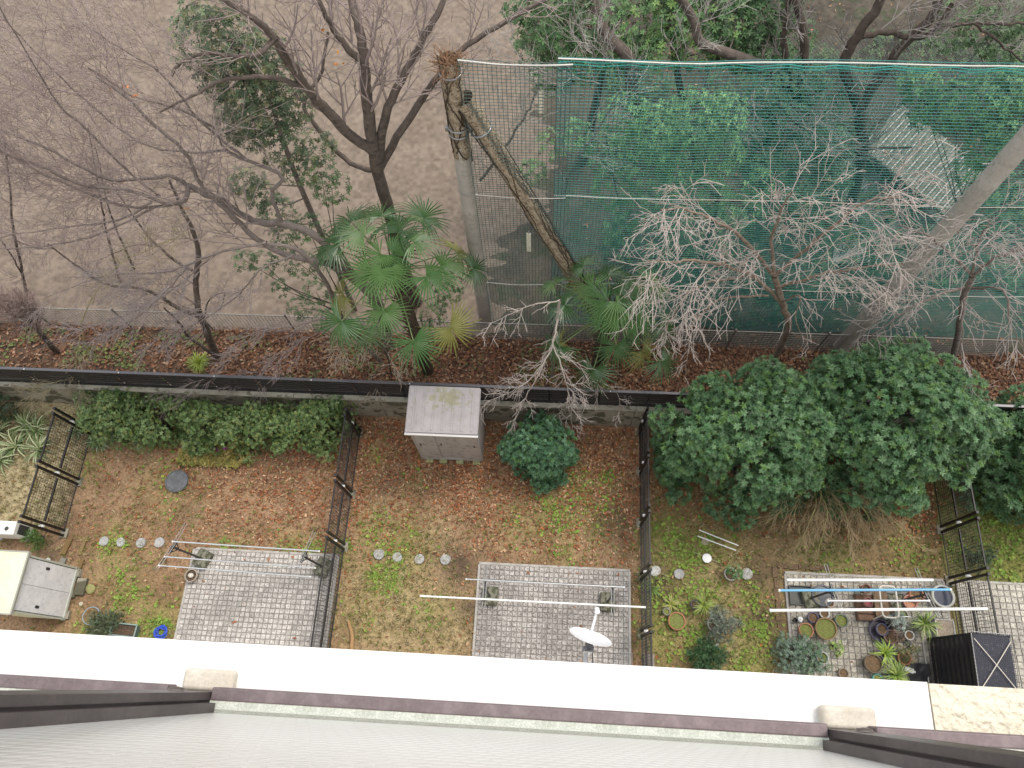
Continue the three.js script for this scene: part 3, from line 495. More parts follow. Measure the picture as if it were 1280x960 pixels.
{ // dead wood, sticks, board
  const T = new Twigs(), p = curve([V(...gp(-3.868,-1.038, .05)), V(...gp(-3.747,-0.753, .05)), V(...gp(-3.728,-0.497, .05))], 10); T.line(p, .03, .045, 8);
  const o = mesh('dead_log', T.geo(), MT(mottle(145, [.34, .2, .09], [.42, .27, .13], .3, { grain: .4, aniso: 4 }), .95)); tag(o, 'orange brown rotten stick lying in the dry grass', 'stick');
  const stick = (a, b, r, c, label, group) => { const s = mesh('garden_stick', [bar(a, b, r, 8)], M(c, .5)); tag(s, label, 'stick', group); return s; };
  stick([3.166,0.25,-3.158], [3.94,0.25,-2.879], .012, [.8, .8, .8], 'white plastic stick above the beige round stone, nearer the big bush', 'white sticks');
  stick([3.134,0.22,-3.04], [3.894,0.22,-2.785], .012, [.8, .8, .8], 'white plastic stick crossing the beige round stone', 'white sticks');
  stick([3.091,0.05,-2.733], [3.615,0.05,-2.542], .006, [.45, .4, .3], 'thin bamboo stick under the white disc');
  const w = mesh('white_disc', lathe([[0, .03], [.085, .03], [.095, .022], [.095, 0]], 0, 0, 0, 26), M([.84, .84, .84], .4)); w.position.set(...gp(3.335,-2.625, .06)); tag(w, 'white plastic disc lying on a thin stick', 'disc');
  const b = mesh('grey_board', rbox(.2, .03, .5, .004, 0, .02, 0), MT(mottle(146, [.22, .18, .15], [.29, .25, .21], .4, { grain: .4, aniso: 5 }), .95)); b.position.set(2.14, .01, -.48); tag(b, 'grey weathered board at the foot of the mesh fence', 'board');
  const pe = mesh('white_pebble', lathe([[0, .012], [.035, .012], [.04, 0]], 0, 0, 0, 16), M([.82, .82, .8], .5)); pe.position.set(...gp(3.459,-0.95, .03)); tag(pe, 'small white pebble in the dry grass', 'pebble');
  const shv = thing('wire_shelf', 'small galvanised wire shelf at the foot of the dish patio', 'shelf', undefined, 1.62, .06, -.55); mesh('frame', [0, 1, 2, 3, 4, 5, 6].map(k => bar([-.15 + k * .05, .3, -.15], [-.15 + k * .05, .3, .25], .005, 5)).concat([bar([-.15, .3, -.15], [.15, .3, -.15], .008, 6)]), galv, shv); for (const [x, z] of [[-.15, -.15], [.15, -.15], [-.15, .25], [.15, .25]]) mesh('leg', bar([x, 0, z], [x, .3, z], .008, 6), galv, shv);
}
// ---------- netted black rack ----------
{
  const s = thing('netted_rack', 'tall black slatted rack wrapped in dark netting with crossed cords on top', 'rack', undefined, 7.82, .06, -.78, -.03);
  const W = .62, D = .98, H = 1.6, bm = MT(mottle(151, [.014, .013, .014], [.025, .023, .024], .5, { grain: .4 }), .6);
  for (const [x, z] of [[-1, -1], [1, -1], [-1, 1], [1, 1]]) mesh('post', rbox(.04, H, .04, .006, x * W / 2, H / 2, z * D / 2), bm, s);
  for (let k = 0; k < 9; k++) mesh('slat', rbox(.012, .1, D - .02, .003, -W / 2 - .012, .14 + k * .17, 0), bm, s);
  for (let k = 0; k < 4; k++) mesh('shelf', box(W - .04, .015, D - .04, 0, .2 + k * .38, 0), bm, s);
  for (const z of [-1, 1]) mesh('side_slat', Array.from({ length: 8 }, (_, k) => box(W, .09, .01, 0, .16 + k * .19, z * (D / 2 + .015))), bm, s, 'stuff');
  const net = []; for (let k = 0; k <= 30; k++) net.push(box(W + .06, .004, .006, 0, H + .012, -D / 2 - .03 + k * (D + .06) / 30)); for (let k = 0; k <= 20; k++) net.push(box(.006, .004, D + .06, -W / 2 - .03 + k * (W + .06) / 20, H + .017, 0));
  for (let k = 0; k <= 30; k++) net.push(box(.005, H * .97, .005, -W / 2 - .03, H / 2, -D / 2 + k * D / 30));
  mesh('netting', net, M([.02, .022, .035], .6), s, 'stuff');
  mesh('top_board', box(W, .02, D, 0, H - .02, 0), MT(mottle(152, [.02, .022, .045], [.035, .038, .07], .4, { grain: .5, spots: [.10, .10, .12], spot: .66 }), .5), s);
  const hem = []; for (let k = 0; k < 44; k++) { const t = k / 44; hem.push(box(.012, .012, .012, -W / 2 - .035, H + .02, -D / 2 + D * t)); if (k < 26) { hem.push(box(.012, .012, .012, -W / 2 + W * k / 26, H + .02, -D / 2 - .035)); hem.push(box(.012, .012, .012, -W / 2 + W * k / 26, H + .02, D / 2 + .035)); } } mesh('hem_beads', hem, M([.55, .55, .55], .7), s, 'stuff');
  const cord = M([.62, .58, .5], .9); for (const k of [-1, 1]) mesh('cord', tubeGeo([[-W / 2, H + .024, k * D * .42], [0, H + .035, 0], [W / 2, H + .024, -k * D * .42]], .008, 16, 6), cord, s);
  mesh('stake', [bar([-W / 2 - .1, 0, -.45], [-W / 2 - .1, .05, .5], .014, 8)], M([.5, .47, .42], .6), s);
}
{
  const b = thing('low_table', 'low white table on the bare tiled patio', 'table', undefined, 9.35, .06, -.32);
  mesh('board', rbox(.7, .03, .5, .005, .1, .75, .05), M([.8, .8, .8], .5), b); for (const [x, z] of [[-.2, -.15], [.4, -.15], [-.2, .25], [.4, .25]]) mesh('leg', bar([x, 0, z], [x, .74, z], .015, 8), alu, b);
  mesh('crossbar', bar([-.95, .62, -.02], [-.2, .72, -.15], .014, 8), alu, b);
}
// ---------- potted plants of the crowded patio ----------
const P = .06;
const greenFill = (seed, list) => MT(mottle(seed, list[0], list[1], .12, { grain: .6, cells: 6, spots: list[2] ?? list[0], spot: .55, px: 128 }), .97);
const mossFill = greenFill(161, [[.12, .17, .035], [.22, .27, .07], [.2, .14, .07]]), brownFill = greenFill(162, [[.12, .075, .04], [.2, .13, .07], [.08, .05, .03]]), darkWater = M([.035, .04, .05], .12);
const potBits = []; // plants that stand in pots: [x, y, z, radius, kind, seed]
pot(5.535,-1.982, .2, .17, glaze([.14, .15, .18], 163), 'wide blue grey basin of dark water', { fill: darkWater, taper: .85, cat: 'basin', name: 'water_basin' });
pot(5.671,-1.85, .085, .14, glaze([.5, .42, .38], 164), 'small pinkish pot against the blue grey basin', { fill: brownFill });
pot(5.54,-1.644, .09, .16, glaze([.68, .67, .64], 165), 'white round pot between the water basin and mossy planter', { fill: brownFill });
pot(5.314,-1.556, .1, .15, glaze([.11, .10, .17], 166), 'dark violet pot with brown dry plant', { fill: brownFill });
pot(5.15,-1.307, .135, .17, terra, 'terracotta pot with low green moss beside the mossy planter', { fill: mossFill });
pot(5.526,-1.356, .2, .2, glaze([.34, .24, .12], 167, .9), 'large brown round planter filled with yellow green moss', { fill: mossFill });
pot(5.832,-1.523, .12, .22, glaze([.16, .2, .15], 168), 'greenish glazed pot next to the mossy planter', { fill: mossFill });
{ const o = thing('tray', 'dark square plastic tray in the far corner of the crowded patio', 'tray', undefined, ...gp(5.148,-1.962)); o.position.set(o.position.x, .06, -1.98); mesh('base', box(.42, .015, .36, 0, .01, 0), plastic([.045, .05, .045]), o); mesh('rim', [rbox(.44, .07, .02, .006, 0, .035, -.18), rbox(.44, .07, .02, .006, 0, .035, .18), rbox(.02, .07, .36, .006, -.215, .035, 0), rbox(.02, .07, .36, .006, .215, .035, 0)], plastic([.07, .075, .065]), o); }
pot(6.592,-1.381, .21, .12, glaze([.085, .075, .14], 169), 'wide violet basin holding a blue pot', { fill: M([.05, .045, .06], .4), taper: .85, cat: 'basin', name: 'plastic_basin', level: .4 });
pot(6.594,-1.397, .11, .18, glaze([.12, .12, .2], 170), 'blue pot standing inside the violet basin', { fill: brownFill, y: .075 });
pot(6.746,-1.27, .125, .18, glaze([.28, .18, .14], 171, .9), 'dull brown pot against the violet basin', { fill: soilM });
pot(7.028,-1.69, .1, .2, glaze([.42, .4, .34], 172), 'cream pot between silver leaved plants', { fill: mossFill });
pot(7.112,-1.319, .085, .16, glaze([.6, .6, .57], 173), 'whitish pot between the spiky plant and black rack', { fill: brownFill });
pot(7.337,-2.073, .135, .22, glaze([.5, .22, .13], 174, .9), 'bright terracotta pot under the blue drying pole', { fill: brownFill });
pot(7.201,-1.943, .13, .2, glaze([.52, .28, .23], 175, .9), 'pinkish terracotta pot under the grey drying pole', { fill: terra });
pot(7.851,-2.084, .205, .2, M([.55, .55, .5], .5), 'dark water basin with a thick white rim', { fill: M([.03, .04, .075], .15), taper: .85, rim: .022, cat: 'basin', name: 'water_basin' });
pot(6.329,-2.131, .085, .2, glaze([.24, .13, .1], 176, .9), 'brown pot with pale rim on the crate, farther from the building', { fill: soilM, y: .2 });
pot(6.33,-1.883, .085, .2, glaze([.24, .12, .1], 177, .9), 'brown pot with pale rim on the crate, nearer the building', { fill: M([.3, .08, .1], .9), y: .2 });
pot(5.793,-0.562, .09, .13, glaze([.28, .23, .18], 178, .9), 'small pot with dead grey twigs on bare tiles', { fill: brownFill });
pot(6.34,-0.765, .165, .22, glaze([.17, .14, .1], 179, .9), 'brown wicker pot on bare tiles near the ledge', { fill: brownFill });
pot(6.969,-0.9, .12, .14, terra, 'terracotta pot under the brownish bushy plant', { fill: brownFill });
pot(6.413,-0.495, .09, .14, glaze([.1, .36, .3], 180), 'turquoise pot at the foot of the ledge', { fill: mossFill });
pot(5.404,-0.817, .11, .2, glaze([.6, .6, .58], 181), 'white pot inside the grey green shrub', { fill: mossFill });
pot(7.382,-1.542, .13, .24, glaze([.2, .23, .28], 182), 'blue grey bucket under the spiky plant', { fill: brownFill });
pot(3.776,-2.318, .125, .18, glaze([.42, .42, .39], 183), 'pale grey pot holding a leafy shrub by the stepping stones', { fill: soilM, y: .0 });
pot(2.682,-1.36, .165, .15, terra, 'wide terracotta ring pot full of weeds', { fill: mossFill, y: -.03, taper: .92 });
pot(3.423,-1.338, .16, .22, glaze([.3, .31, .29], 184), 'grey pot under the silver grey bushy plant', { fill: soilM, y: 0 });
pot(3.044,-1.685, .09, .18, glaze([.06, .065, .075], 185), 'small black pot under the grassy spider plant', { fill: soilM, y: 0 });
pot(3.153,-0.507, .1, .2, glaze([.5, .48, .45], 186), 'pale pot beneath the dark feathery bush at the ledge', { fill: soilM, y: 0 });
pot(2.484,-1.533, .07, .13, glaze([.25, .25, .2], 187), 'tiny grey pot beside the wide terracotta ring', { fill: mossFill, y: 0 });
pot(6.913,-1.593, .12, .2, glaze([.2, .22, .22], 188), 'grey glazed pot of silvery succulents beside the violet basin', { fill: soilM });
pot(6.743,-0.57, .13, .2, glaze([.3, .32, .31], 189), 'grey pot under the large grassy plant at the ledge', { fill: soilM });
pot(6.6,-0.968, .1, .16, glaze([.4, .42, .45], 190), 'pale blue pot under the arching yellow green plant', { fill: soilM });
{ const o = thing('wooden_crate', 'brown slatted crate carrying two pale rimmed pots', 'crate', undefined, ...gp(6.336,-1.93)); o.position.set(o.position.x + .02, .06, -1.8); const wm = MT(mottle(191, [.14, .08, .05], [.2, .12, .08], .4, { grain: .4, aniso: 4 }), .9); for (let k = 0; k < 4; k++) mesh('slat', rbox(.32, .015, .11, .003, 0, .125, -.19 + k * .125), wm, o); for (const s of [-1, 1]) mesh('side', rbox(.015, .12, .5, .003, s * .16, .06, 0), wm, o); }
{ // white rounded tube frame stand
  const o = thing('tube_stand', 'beige rounded tube stand rising above the pots', 'stand', undefined, ...gp(6.634,-1.945)); o.position.set(o.position.x, .06, -1.88);
  const rr = [], w = .15, d = .29, c = .07; for (const [sx, sz, a0] of [[1, 1, 0], [-1, 1, 1], [-1, -1, 2], [1, -1, 3]]) for (let k = 0; k <= 4; k++) { const a = (a0 + k / 4) * Math.PI / 2; rr.push([sx * (w - c) + Math.cos(a) * c, .55, sz * (d - c) + Math.sin(a) * c]); }
  const sm = M([.62, .59, .52], .5); mesh('frame', tubeGeo(rr, .017, 90, 8, true), sm, o); for (const [x, z] of [[-1, -1], [1, -1], [-1, 1], [1, 1]]) mesh('leg', bar([x * w * .9, .54, z * d * .85], [x * (w + .02), 0, z * (d + .02)], .014, 8), sm, o);
  mesh('shelf', box(.26, .012, .5, 0, .2, 0), MT(mottle(192, [.15, .1, .06], [.22, .15, .1], .3, { grain: .5 }), .95), o);
}
{ const o = thing('low_trough', 'dark grey rectangular trough between the tube stand and the terracotta pots', 'trough', undefined, ...gp(6.94,-2.022)); o.position.set(o.position.x, .06, -1.88); mesh('body', [box(.34, .16, .015, 0, .08, -.22), box(.34, .16, .015, 0, .08, .22), box(.015, .16, .44, -.165, .08, 0), box(.015, .16, .44, .165, .08, 0)], plastic([.07, .075, .08]), o); mesh('soil', box(.32, .02, .42, 0, .11, 0), soilM, o); mesh('rim', [rbox(.37, .02, .03, .005, 0, .165, -.22), rbox(.37, .02, .03, .005, 0, .165, .22)], plastic([.1, .1, .1]), o); }
{ const o = thing('square_planter', 'whitish square planter with dry pale soil next to the black rack', 'planter', undefined, ...gp(7.793,-1.624)); o.position.set(o.position.x, .06, -1.47); const m = M([.55, .54, .5], .8); mesh('body', [box(.36, .2, .02, 0, .1, -.17), box(.36, .2, .02, 0, .1, .17), box(.02, .2, .34, -.17, .1, 0), box(.02, .2, .34, .17, .1, 0)], m, o); mesh('soil', box(.32, .02, .32, 0, .17, 0), MT(mottle(193, [.3, .24, .18], [.42, .35, .27], .15, { grain: .6 }), .97), o); }
{ // silver hoop legs of a plant stand
  const hm = M([.62, .63, .64], .35, { metalness: .6 }); const hp = (x, z, w, h, d, label) => { const o = thing('hoop_stake', label, 'hoop', 'silver hoop stakes', x, .06, z); mesh('hoop', tubeGeo([[-w / 2, 0, d], [-w / 2, h - .05, .02], [-w / 2 + .05, h, 0], [w / 2 - .05, h, 0], [w / 2, h - .05, .02], [w / 2, 0, d]], .009, 40, 6), hm, o); };
  hp(7.3, -1.75, .24, .75, .25, 'silver hoop stake in front of the white rimmed basin'); hp(6.85, -1.6, .28, .7, .22, 'silver hoop stake above the spiky plant');
}
{ const o = mesh('white_bottle', [bar([0, .05, 0], [.16, .05, .05], .05, 14), bar([.16, .05, .05], [.2, .05, .0625], .025, 10)], M([.8, .8, .79], .5)); o.position.set(...gp(6.964,-0.754)); o.position.set(o.position.x, .07, -.72); tag(o, 'white cylinder bottle lying beside the black sheet', 'bottle');
  const w = mesh('watering_bottle', [cyl(.05, .045, .12, 0, 0, 0, 16), cyl(.02, .018, .05, 0, .12, 0, 12)], M([.75, .76, .78], .4)); w.position.set(...gp(5.076,-1.514, .06)); tag(w, 'small white bottle beside the terracotta pot', 'bottle');
  const w2 = mesh('black_cup', lathe([[0, 0], [.035, 0], [.045, .1], [.04, .1], [.032, .01]], 0, 0, 0, 16), M([.03, .03, .035], .4)); w2.position.set(...gp(4.981,-1.494, .06)); tag(w2, 'small black cup beside the white bottle', 'cup');
  const w3 = mesh('tin_can', lathe([[0, 0], [.045, 0], [.045, .11], [.04, .11], [.04, .01]], 0, 0, 0, 16), M([.55, .58, .64], .35, { metalness: .5 })); w3.position.set(...gp(7.116,-1.186, .06)); tag(w3, 'small silver can near the whitish pot', 'can');
  const g = new THREE.PlaneGeometry(.42, .4, 12, 12); g.rotateX(-Math.PI / 2); const p = g.attributes.position; for (let i = 0; i < p.count; i++) p.setY(i, .03 + .06 * fbm(p.getX(i) * 8 + 3, p.getZ(i) * 8 + 3, 5, 3)); g.computeVertexNormals(); const s = mesh('black_sheet', g, M([.025, .025, .027], .45)); s.position.set(7.25, .06, -.62); tag(s, 'crumpled black plastic sheet beside the netted rack', 'sheet');
  const br = MT(mottle(194, [.13, .085, .055], [.18, .115, .07], .2, { grain: .4, spots: [.2, .15, .09] }), .95), brick = rbox(.2, .06, .1, .006); const e = thing('brick_edging', 'reddish brick edging around the far corner of the crowded patio', 'edging');
  for (let k = 0; k < 5; k++) { const b = new THREE.Mesh(metric(brick.clone()), br); b.name = 'brick'; b.position.set(4.86 + k * .21, .02 - .008 * (k % 3), -2.56 + .02 * (k % 2)); b.rotation.y = .03 * (k % 3 - 1); e.add(b); }
  for (let k = 0; k < 6; k++) { const b = new THREE.Mesh(metric(brick.clone()), br); b.name = 'brick'; b.position.set(4.7 + .02 * (k % 2), .008 - .008 * (k % 3), -2.42 + k * .21); b.rotation.y = Math.PI / 2 + .05 * (k % 3 - 1); e.add(b); } }

// ---------- leaf litter, weeds and grass ----------
const litterPal = [[.33, .125, .055], [.24, .09, .042], [.40, .19, .09], [.15, .06, .032], [.52, .34, .21], [.30, .14, .07], [.36, .13, .05], [.42, .25, .14]];
const onPatio = (x, z) => z > -2.36 && ((x > -7.36 && x < -4.22) || (x > -1.34 && x < 1.8) || (x > 4.86));
{
  const R = rng(201), L = [], L2 = [];
  const dens = (x, z) => {
    let d = .05;
    if (x > -4.1 && x < 1.95) d = lerp(.24, 1, smooth(-2.5, -4.6, z)) * (z > -2.4 ? .25 : 1);
    else if (x > -10 && x <= -4.1) d = lerp(.12, .55, smooth(-9.8, -5.5, x)) * lerp(.5, 1.15, smooth(-2.2, -4.6, z)) * (z > -2.2 ? .3 : 1);
    else if (x >= 1.95 && x < 8.1) d = lerp(.06, .8, smooth(-2.6, -4.6, z)) * lerp(.7, 1.2, smooth(5, 7.6, x));
    else if (x >= 8.1) d = .3 * smooth(-3.4, -4.6, z); else d = .015;
    d *= .35 + 1.3 * fbm(x * 1.6 + 9, z * 1.6, 203, 3);
    return d * (1 - .75 * clamp01(blobs(straws, x, z))) * (1 - .45 * clamp01(blobs(greens, x, z))) * (1 - .6 * clamp01(blobs(darks, x, z)));
  };
  for (let k = 0; k < 88000; k++) { const x = lerp(-12.5, 12, R()), z = lerp(-5.36, -.35, R()); if (R() > dens(x, z) * 1.15 || (onPatio(x, z) && R() > (z < -2.1 ? .25 : .05))) continue; L.push([V(x, .014 + .03 * R() + (onPatio(x, z) ? .05 : 0), z), randUnit(R).multiplyScalar(.55).add(V(0, 1, 0)).normalize(), .032 + .06 * R() * R() + .02 * R()]); }
  tag(leafMesh('leaf_litter', litterGeo, leafM(.85), L, litterPal, scene, R), 'fallen brown leaves scattered over the garden soil', 'leaf litter');
  for (let k = 0; k < 52000; k++) { const x = lerp(-15, 12, R()), z = lerp(-7.5, -5.62, R()), d = lerp(.25, 1, smooth(-9, -5, x)) * (.3 + 1.3 * fbm(x * 1.2, z * 1.2, 207, 3)); if (R() > d) continue; L2.push([V(x, .01 + .05 * R(), z), randUnit(R).multiplyScalar(.6).add(V(0, 1, 0)).normalize(), .055 + .06 * R()]); }
  for (let k = 0; k < 9000; k++) { const x = lerp(.5, 16, R()), z = lerp(-20, -7.6, R()); if (x < 1.4 - (-7.5 - z) * .25 || R() > .5 * fbm(x * .6, z * .6, 209, 3)) continue; L2.push([V(x, .01 + .05 * R(), z), randUnit(R).multiplyScalar(.6).add(V(0, 1, 0)).normalize(), .06 + .06 * R()]); }
  tag(leafMesh('leaf_litter', litterGeo, leafM(.85), L2, [[.24, .1, .05], [.17, .075, .04], [.29, .15, .08], [.11, .05, .03], [.34, .22, .14], [.2, .11, .06], [.13, .075, .05]], scene, R), 'fallen reddish leaves covering the strip behind the black fence', 'leaf litter');
}
{
  const R = rng(211), W = [], S = [], GG = [];
  for (let k = 0; k < 150000; k++) {
    const x = lerp(-13, 12.5, R()), z = lerp(-5.2, -.35, R()); if (onPatio(x, z)) continue;
    const g = blobs(greens, x, z), s = blobs(straws, x, z), n = fbm(x * 3, z * 3, 213, 3);
    if (R() < g * g * (n - .3) * 2.4) W.push([V(x, .012 + .02 * R(), z), randUnit(R).multiplyScalar(.45).add(V(0, 1, 0)).normalize(), .018 + .032 * R()]);
    if (R() < .5 * (s * .32 + .035 + (x < -10.2 && z < -2.6 ? .28 : 0))) S.push([V(x, .0, z), randUnit(R).multiplyScalar(.5).add(V(0, 1, 0)).normalize(), .05 + .08 * R()]);
    if (R() < .45 * (g * .2 + (x > 8.2 ? .2 : x > 2 ? .09 : z > -3.2 ? .07 : .03))) GG.push([V(x, .0, z), randUnit(R).multiplyScalar(.4).add(V(0, 1, 0)).normalize(), .04 + .06 * R()]);
  }
  tag(leafMesh('weeds', cloverGeo, leafM(.6), W, [[.21, .34, .05], [.17, .29, .04], [.29, .38, .07], [.22, .31, .05]], scene, R), 'bright green clover and chickweed patches in the gardens', 'weeds');
  tag(leafMesh('dry_grass', grassGeo, leafM(.9), S, [[.42, .33, .18], [.36, .28, .14], [.48, .40, .24], [.3, .25, .1]], scene, R), 'dry straw coloured grass in the gardens', 'grass');
  tag(leafMesh('green_grass', grassGeo, leafM(.8), GG, [[.17, .25, .04], [.22, .29, .05], [.27, .30, .07], [.13, .19, .035]], scene, R), 'short mossy green grass in the gardens', 'grass');
}
// ---------- evergreen shrubs ----------
const barkDark = MT(mottle(221, [.055, .042, .034], [.10, .08, .065], .5, { grain: .5, cells: 10 }), .95);
// rosette foliage over a lumpy dome; lumps: [x,y,z,r] relative to the base
function foliage(lumps, per, size, R, up = .55) {
  const L = [];
  for (const [x, y, z, r] of lumps) {
    const n = Math.round(per * r * r * 12);
    for (let k = 0; k < n; k++) { const d = randUnit(R); if (d.y < -.45 && R() < .7) continue; const rr = r * (.62 + .42 * Math.sqrt(R())) * (1 + .15 * (vnoise(d.x * 3 + x * 4, d.z * 3 + z * 4, 9) - .5)); L.push([V(x + d.x * rr, Math.max(.04, y + d.y * rr * .9), z + d.z * rr), d.clone().multiplyScalar(1 - up).add(V(0, up, 0)).addScaledVector(randUnit(R), .35).normalize(), size * (.7 + .6 * R())]); }
  }
  return L;
}
function wild(R, lumps, n) { const o = lumps.map(([x, y, z, r]) => [x + (R() - .5) * .3, y + (R() - .5) * .35, z + (R() - .5) * .3, r * (.75 + .5 * R())]); for (let k = 0; k < n; k++) { const [x, y, z, r] = lumps[Math.floor(R() * lumps.length)], d = randUnit(R); d.y = Math.abs(d.y) * .7; o.push([x + d.x * r * 1.1, y + d.y * r * 1.1, z + d.z * r * 1.1, .1 + .14 * R()]); } return o; }
function dome(R, n, rx, ry, rz, cy, r0, r1) { const o = []; for (let k = 0; k < n; k++) { const a = k * 2.39996 + R() * .5, t = Math.sqrt((k + .5) / n), y = Math.sqrt(Math.max(0, 1 - t * t * .92)); o.push([Math.cos(a) * t * rx * .86, cy + y * ry * .8 * (.85 + .3 * R()), Math.sin(a) * t * rz * .86, lerp(r0, r1, R())]); if (t > .7) o.push([Math.cos(a) * t * rx * .82, cy * (.35 + .4 * R()), Math.sin(a) * t * rz * .82, lerp(r0, r1, R())]); } return o; }
function shrub(name, label, cat, x, z, lumps, { per = 60, size = .085, seed = 1, pal, geo = rosetteGeo, stems = 7, group, y = 0, rough = .5, up = .55 }) {
  const s = thing(name, label, cat, group, x, y, z), R = rng(seed), T = new Twigs();
  for (let k = 0; k < stems; k++) { const l = lumps[Math.floor(R() * lumps.length)]; T.line(curve([V((R() - .5) * .12, 0, (R() - .5) * .12), V(l[0] * .4 + (R() - .5) * .15, l[1] * .5, l[2] * .4), V(l[0], l[1], l[2])], 6), .028, .008, 5); }
  mesh('stems', T.geo(), barkDark, s); const f = leafMesh('foliage', geo, leafM(rough), foliage(lumps, per, size, R, up), pal, s, R); return s;
}
const pitto = [[.05, .125, .045], [.065, .15, .055], [.11, .20, .09], [.035, .09, .03], [.075, .155, .035]];
{
  const R = rng(231);
  shrub('evergreen_bush', 'large dark green rosette leaved bush next to the mesh fence', 'bush', 3.9, -4.6, wild(R, dome(R, 54, 1.95, 2.1, 1.45, 1.25, .18, .38), 60), { seed: 232, pal: pitto, stems: 22, per: 88, size: .068, group: 'big evergreen bushes over the right gardens' });
  shrub('evergreen_bush', 'larger dark green bush with bare stems below, between two others', 'bush', 6.38, -4.95, wild(R, dome(R, 66, 1.92, 2.5, 1.6, 1.25, .2, .4), 70), { seed: 233, pal: pitto, stems: 24, per: 88, size: .068, group: 'big evergreen bushes over the right gardens' });
  shrub('evergreen_bush', 'dark green bush behind the last mesh fence beside the mossy lawn', 'bush', 9.75, -4.7, wild(R, dome(R, 30, 1.4, 1.6, 1.15, .9, .28, .45), 24), { seed: 234, pal: pitto, stems: 10, per: 84, size: .075, group: 'big evergreen bushes over the right gardens' });
  shrub('round_bush', 'round blue green bush beside the grey metal shed', 'bush', -.18, -4.62, wild(R, dome(R, 18, .76, .85, .66, .5, .2, .3), 14), { seed: 235, pal: [[.045, .125, .055], [.06, .15, .068], [.11, .215, .12], [.035, .095, .04], [.07, .16, .045]], stems: 9, per: 150, size: .056 });
}
{ // loose hedge of mixed shrubs along the wall
  const R = rng(241), hp = [[.10, .18, .045], [.075, .14, .035], [.15, .24, .075], [.055, .105, .03], [.2, .28, .11], [.17, .2, .05]];
  const items = [[-9.45, -5.0, .75, 1.15, 'olive green shrub with arching stems at the start of the hedge'], [-8.5, -4.95, .7, 1.05, 'dense mid green shrub second along the hedge'], [-7.55, -4.98, .7, .95, 'mid green shrub above the purple flowers'], [-6.55, -4.9, .7, 1.0, 'bright small leaved shrub above the yellow ground cover'], [-5.65, -4.85, .72, 1.0, 'small leaved shrub near the mesh fence end of the hedge'], [-4.85, -4.95, .55, 1.2, 'taller olive shrub touching the mesh fence post']];
  items.forEach(([x, z, r, h, label], k) => shrub('hedge_shrub', label, 'shrub', x, z, wild(R, dome(R, 20, r * 1.12, h * .8, .56, h * .32, .07, .2), 34), { seed: 242 + k, pal: hp, geo: sprigGeo, per: 165, size: .05, stems: 30, group: 'shrubs of the hedge', up: .4, rough: .5 }));
}
// strap leaved clumps
function strapPlant(name, label, cat, x, z, n, len, w, pal, seed, group, y = 0, droop = .9, stripe) {
  const s = thing(name, label, cat, group, x, y, z), R = rng(seed);
  const mats = pal.map(c => M(c, .5));
  for (let m = 0; m < mats.length; m++) {
    const o = []; for (let k = m; k < n; k += mats.length) {
      const a = R() * TAU, l = len * (.6 + .5 * R()), el = .5 + .8 * R(), c = Math.cos(a), d = Math.sin(a); let px = 0, py = 0, e = el; const pts = [[0, 0]];
      for (let q = 0; q < 5; q++) { px += Math.cos(e) * l / 5; py += Math.sin(e) * l / 5; e -= droop * (.25 + .12 * q); pts.push([px, Math.max(.01, py)]); }
      const ww = [w * .6, w, w, w * .8, w * .5, .001]; for (let q = 0; q < 5; q++) { const P0 = pts[q], P1 = pts[q + 1], f = (p, s2, wd) => [c * p[0] - d * s2 * wd / 2, p[1], d * p[0] + c * s2 * wd / 2]; const A = f(P0, -1, ww[q]), B = f(P0, 1, ww[q]), Cc = f(P1, -1, ww[q + 1]), D = f(P1, 1, ww[q + 1]); o.push(...A, ...B, ...Cc, ...B, ...D, ...Cc); }
    }
    mesh('leaves', triGeo(o), mats[m], s, 'stuff');
  }
  return s;
}
const stripe = [[.10, .16, .05], [.42, .45, .26], [.16, .23, .08], [.3, .35, .18]];
[[-12.35, -4.65], [-11.85, -4.35], [-12.1, -4.0], [-11.5, -4.75], [-11.3, -4.3], [-12.6, -4.2], [-11.75, -4.85]].forEach(([x, z], k) => strapPlant('striped_plant', 'cream striped strap leaved clump on the pale lawn edge', 'plant', x, z, 46, .55, .03, stripe, 251 + k, 'striped clumps on the lawn edge'));
[[-10.55, -4.8], [-10.35, -5.05], [-10.0, -4.55], [-9.75, -4.75]].forEach(([x, z], k) => strapPlant('striped_plant', 'grey green striped clump ' + ['touching the fence end', 'against the wall behind the fence', 'on the hedge side of the fence', 'under the first hedge shrub'][k], 'plant', x, z, 40, .42, .026, [[.1, .16, .06], [.3, .36, .22], [.14, .2, .08]], 261 + k, 'striped clumps at the fence'));
strapPlant('spiky_tuft', 'small pale rosette plant in the leafy soil before the hedge', 'plant', -9.929,-4.472, 26, .24, .026, [[.38, .43, .25], [.2, .27, .12]], 266);
